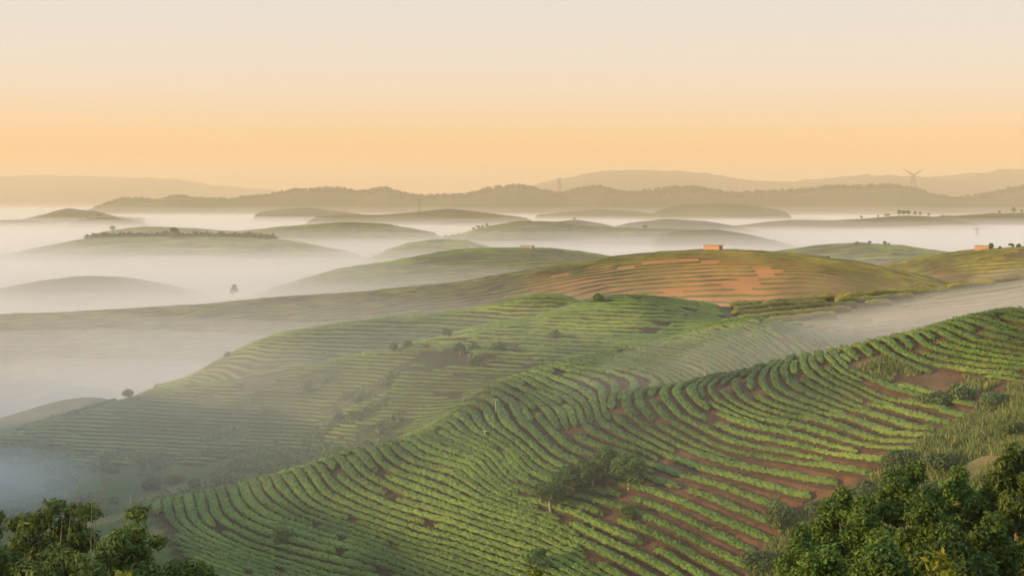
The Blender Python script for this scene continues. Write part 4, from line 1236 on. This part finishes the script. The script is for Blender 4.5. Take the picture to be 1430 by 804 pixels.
def mist_top(lift, amp, k=0):
    def f(x, y):
        t = -50 + lift + amp * (fbm(x, y * 1.6, 170, 401 + 37 * k) - .5) * 2 + np.clip((y - 900) / 1500, 0, 1) * 12 * (fbm(x, y * .6, 900, 460 + 11 * k) - .5)
        t = t - np.clip((y - 1300) / 2200, 0, 1) * (4 + .45 * max(lift, 0))
        t = t + 10 * np.exp(-((x + 130) / 90) ** 2 - ((y - 400) / 75) ** 2)
        return np.maximum(t, -100)
    return f
MC = (.99, .985, .97)
LAYERS = [(23, 6, .0005, "highest thin veil above the mist sea"), (13, 6, .0011, "thin upper veil of the mist sea between the hills"),
          (6, 5, .0022, "soft upper mist between the hills"), (0, 5, .0045, "white sea of mist filling the valleys between the hills"), (-7, 4, .012, "dense bottom of the mist sea")]
slab("mist", "pale far veil before the wooded range", np.linspace(-9000, 9000, 60), np.linspace(2450, 8900, 40), lambda x, y: -24 + 26 * (fbm(x, y, 800, 440) - .5), -109, volmat("mist_far", MC, .00014, .1))
for k, (lift, amp, dens, lab) in enumerate(LAYERS):
    slab("mist", lab, mx * (1 + .001 * k), my + 1.5 * k, mist_top(lift, amp, k), -108 + k, volmat("mist_air", MC, dens, .1))

def wisp(label, c, r, dens, seed, rot=0.0, tilt=0.0, shells=3, col=(.985, .98, .97)):
    """drifting mist: soft nested shells, each thin, denser together towards the middle"""
    nu, nv = 40, 20
    u = np.linspace(0, 2 * math.pi, nu, endpoint=False); v = np.linspace(.02, math.pi - .02, nv)
    U, Vv = np.meshgrid(u, v)
    d = np.stack([np.sin(Vv) * np.cos(U), np.sin(Vv) * np.sin(U), np.cos(Vv)], -1)
    m = volmat("mist_wisp", col, dens / shells, .1)
    for k in range(shells):
        s = 1.0 - .72 * k / shells
        nzv = 1 + .5 * (fbm(d[..., 0] * 3 + d[..., 2] * 2, d[..., 1] * 3 + seed, 1.0, seed, 3) - .5)
        q = d * nzv[..., None] * s * np.array(r)
        ca, sa = math.cos(rot), math.sin(rot)
        qx = q[..., 0] * ca - q[..., 1] * sa; qy = q[..., 0] * sa + q[..., 1] * ca
        qz = q[..., 2] + tilt * qx
        Vx = np.stack([qx + c[0], qy + c[1], qz + c[2]], -1).reshape(-1, 3)
        i = np.arange(nv - 1)[:, None] * nu; j = np.arange(nu)[None, :]; j2 = (j + 1) % nu
        Fw = np.stack([i + j, i + nu + j, i + nu + j2, i + j2], -1).reshape(-1, 4)
        add("mist", mk("mist", [(Vx, Fw), (Vx[:nu], np.arange(nu)[None, :]), (Vx[-nu:], np.arange(nu)[None, ::-1])], m), label, "mist", "drifting wisps of mist", kind="stuff")
wisp("bright wisp of mist drifting along the hollow behind the near spur", (68, 246, -23.0), (72, 17, 5.8), .030, 3, math.radians(40), .05, col=(1.0, .94, .84))  # peach sunlight is tinted into the mist colour
wisp("sunlit mist spilling over the orange slope", (128, 282, -17.5), (62, 27, 6.8), .014, 4, math.radians(25), .06, col=(1.0, .94, .84))  # the low sun's warmth is put into this mist's colour
wisp("thin mist over the left valley", P(130, 600, 240), (85, 55, 13), .0044, 5)
wisp("thin mist lying over the middle slope", P(560, 500, 262), (85, 45, 11), .0034, 6)
wisp("bluish smoke rising in the left valley", P(-10, 672, 205), (15, 10, 5), .06, 8, col=(.93, .97, 1.0))
wisp("faint morning mist over the whole near valley", (-25, 205, -34), (170, 95, 24), .0018, 9)
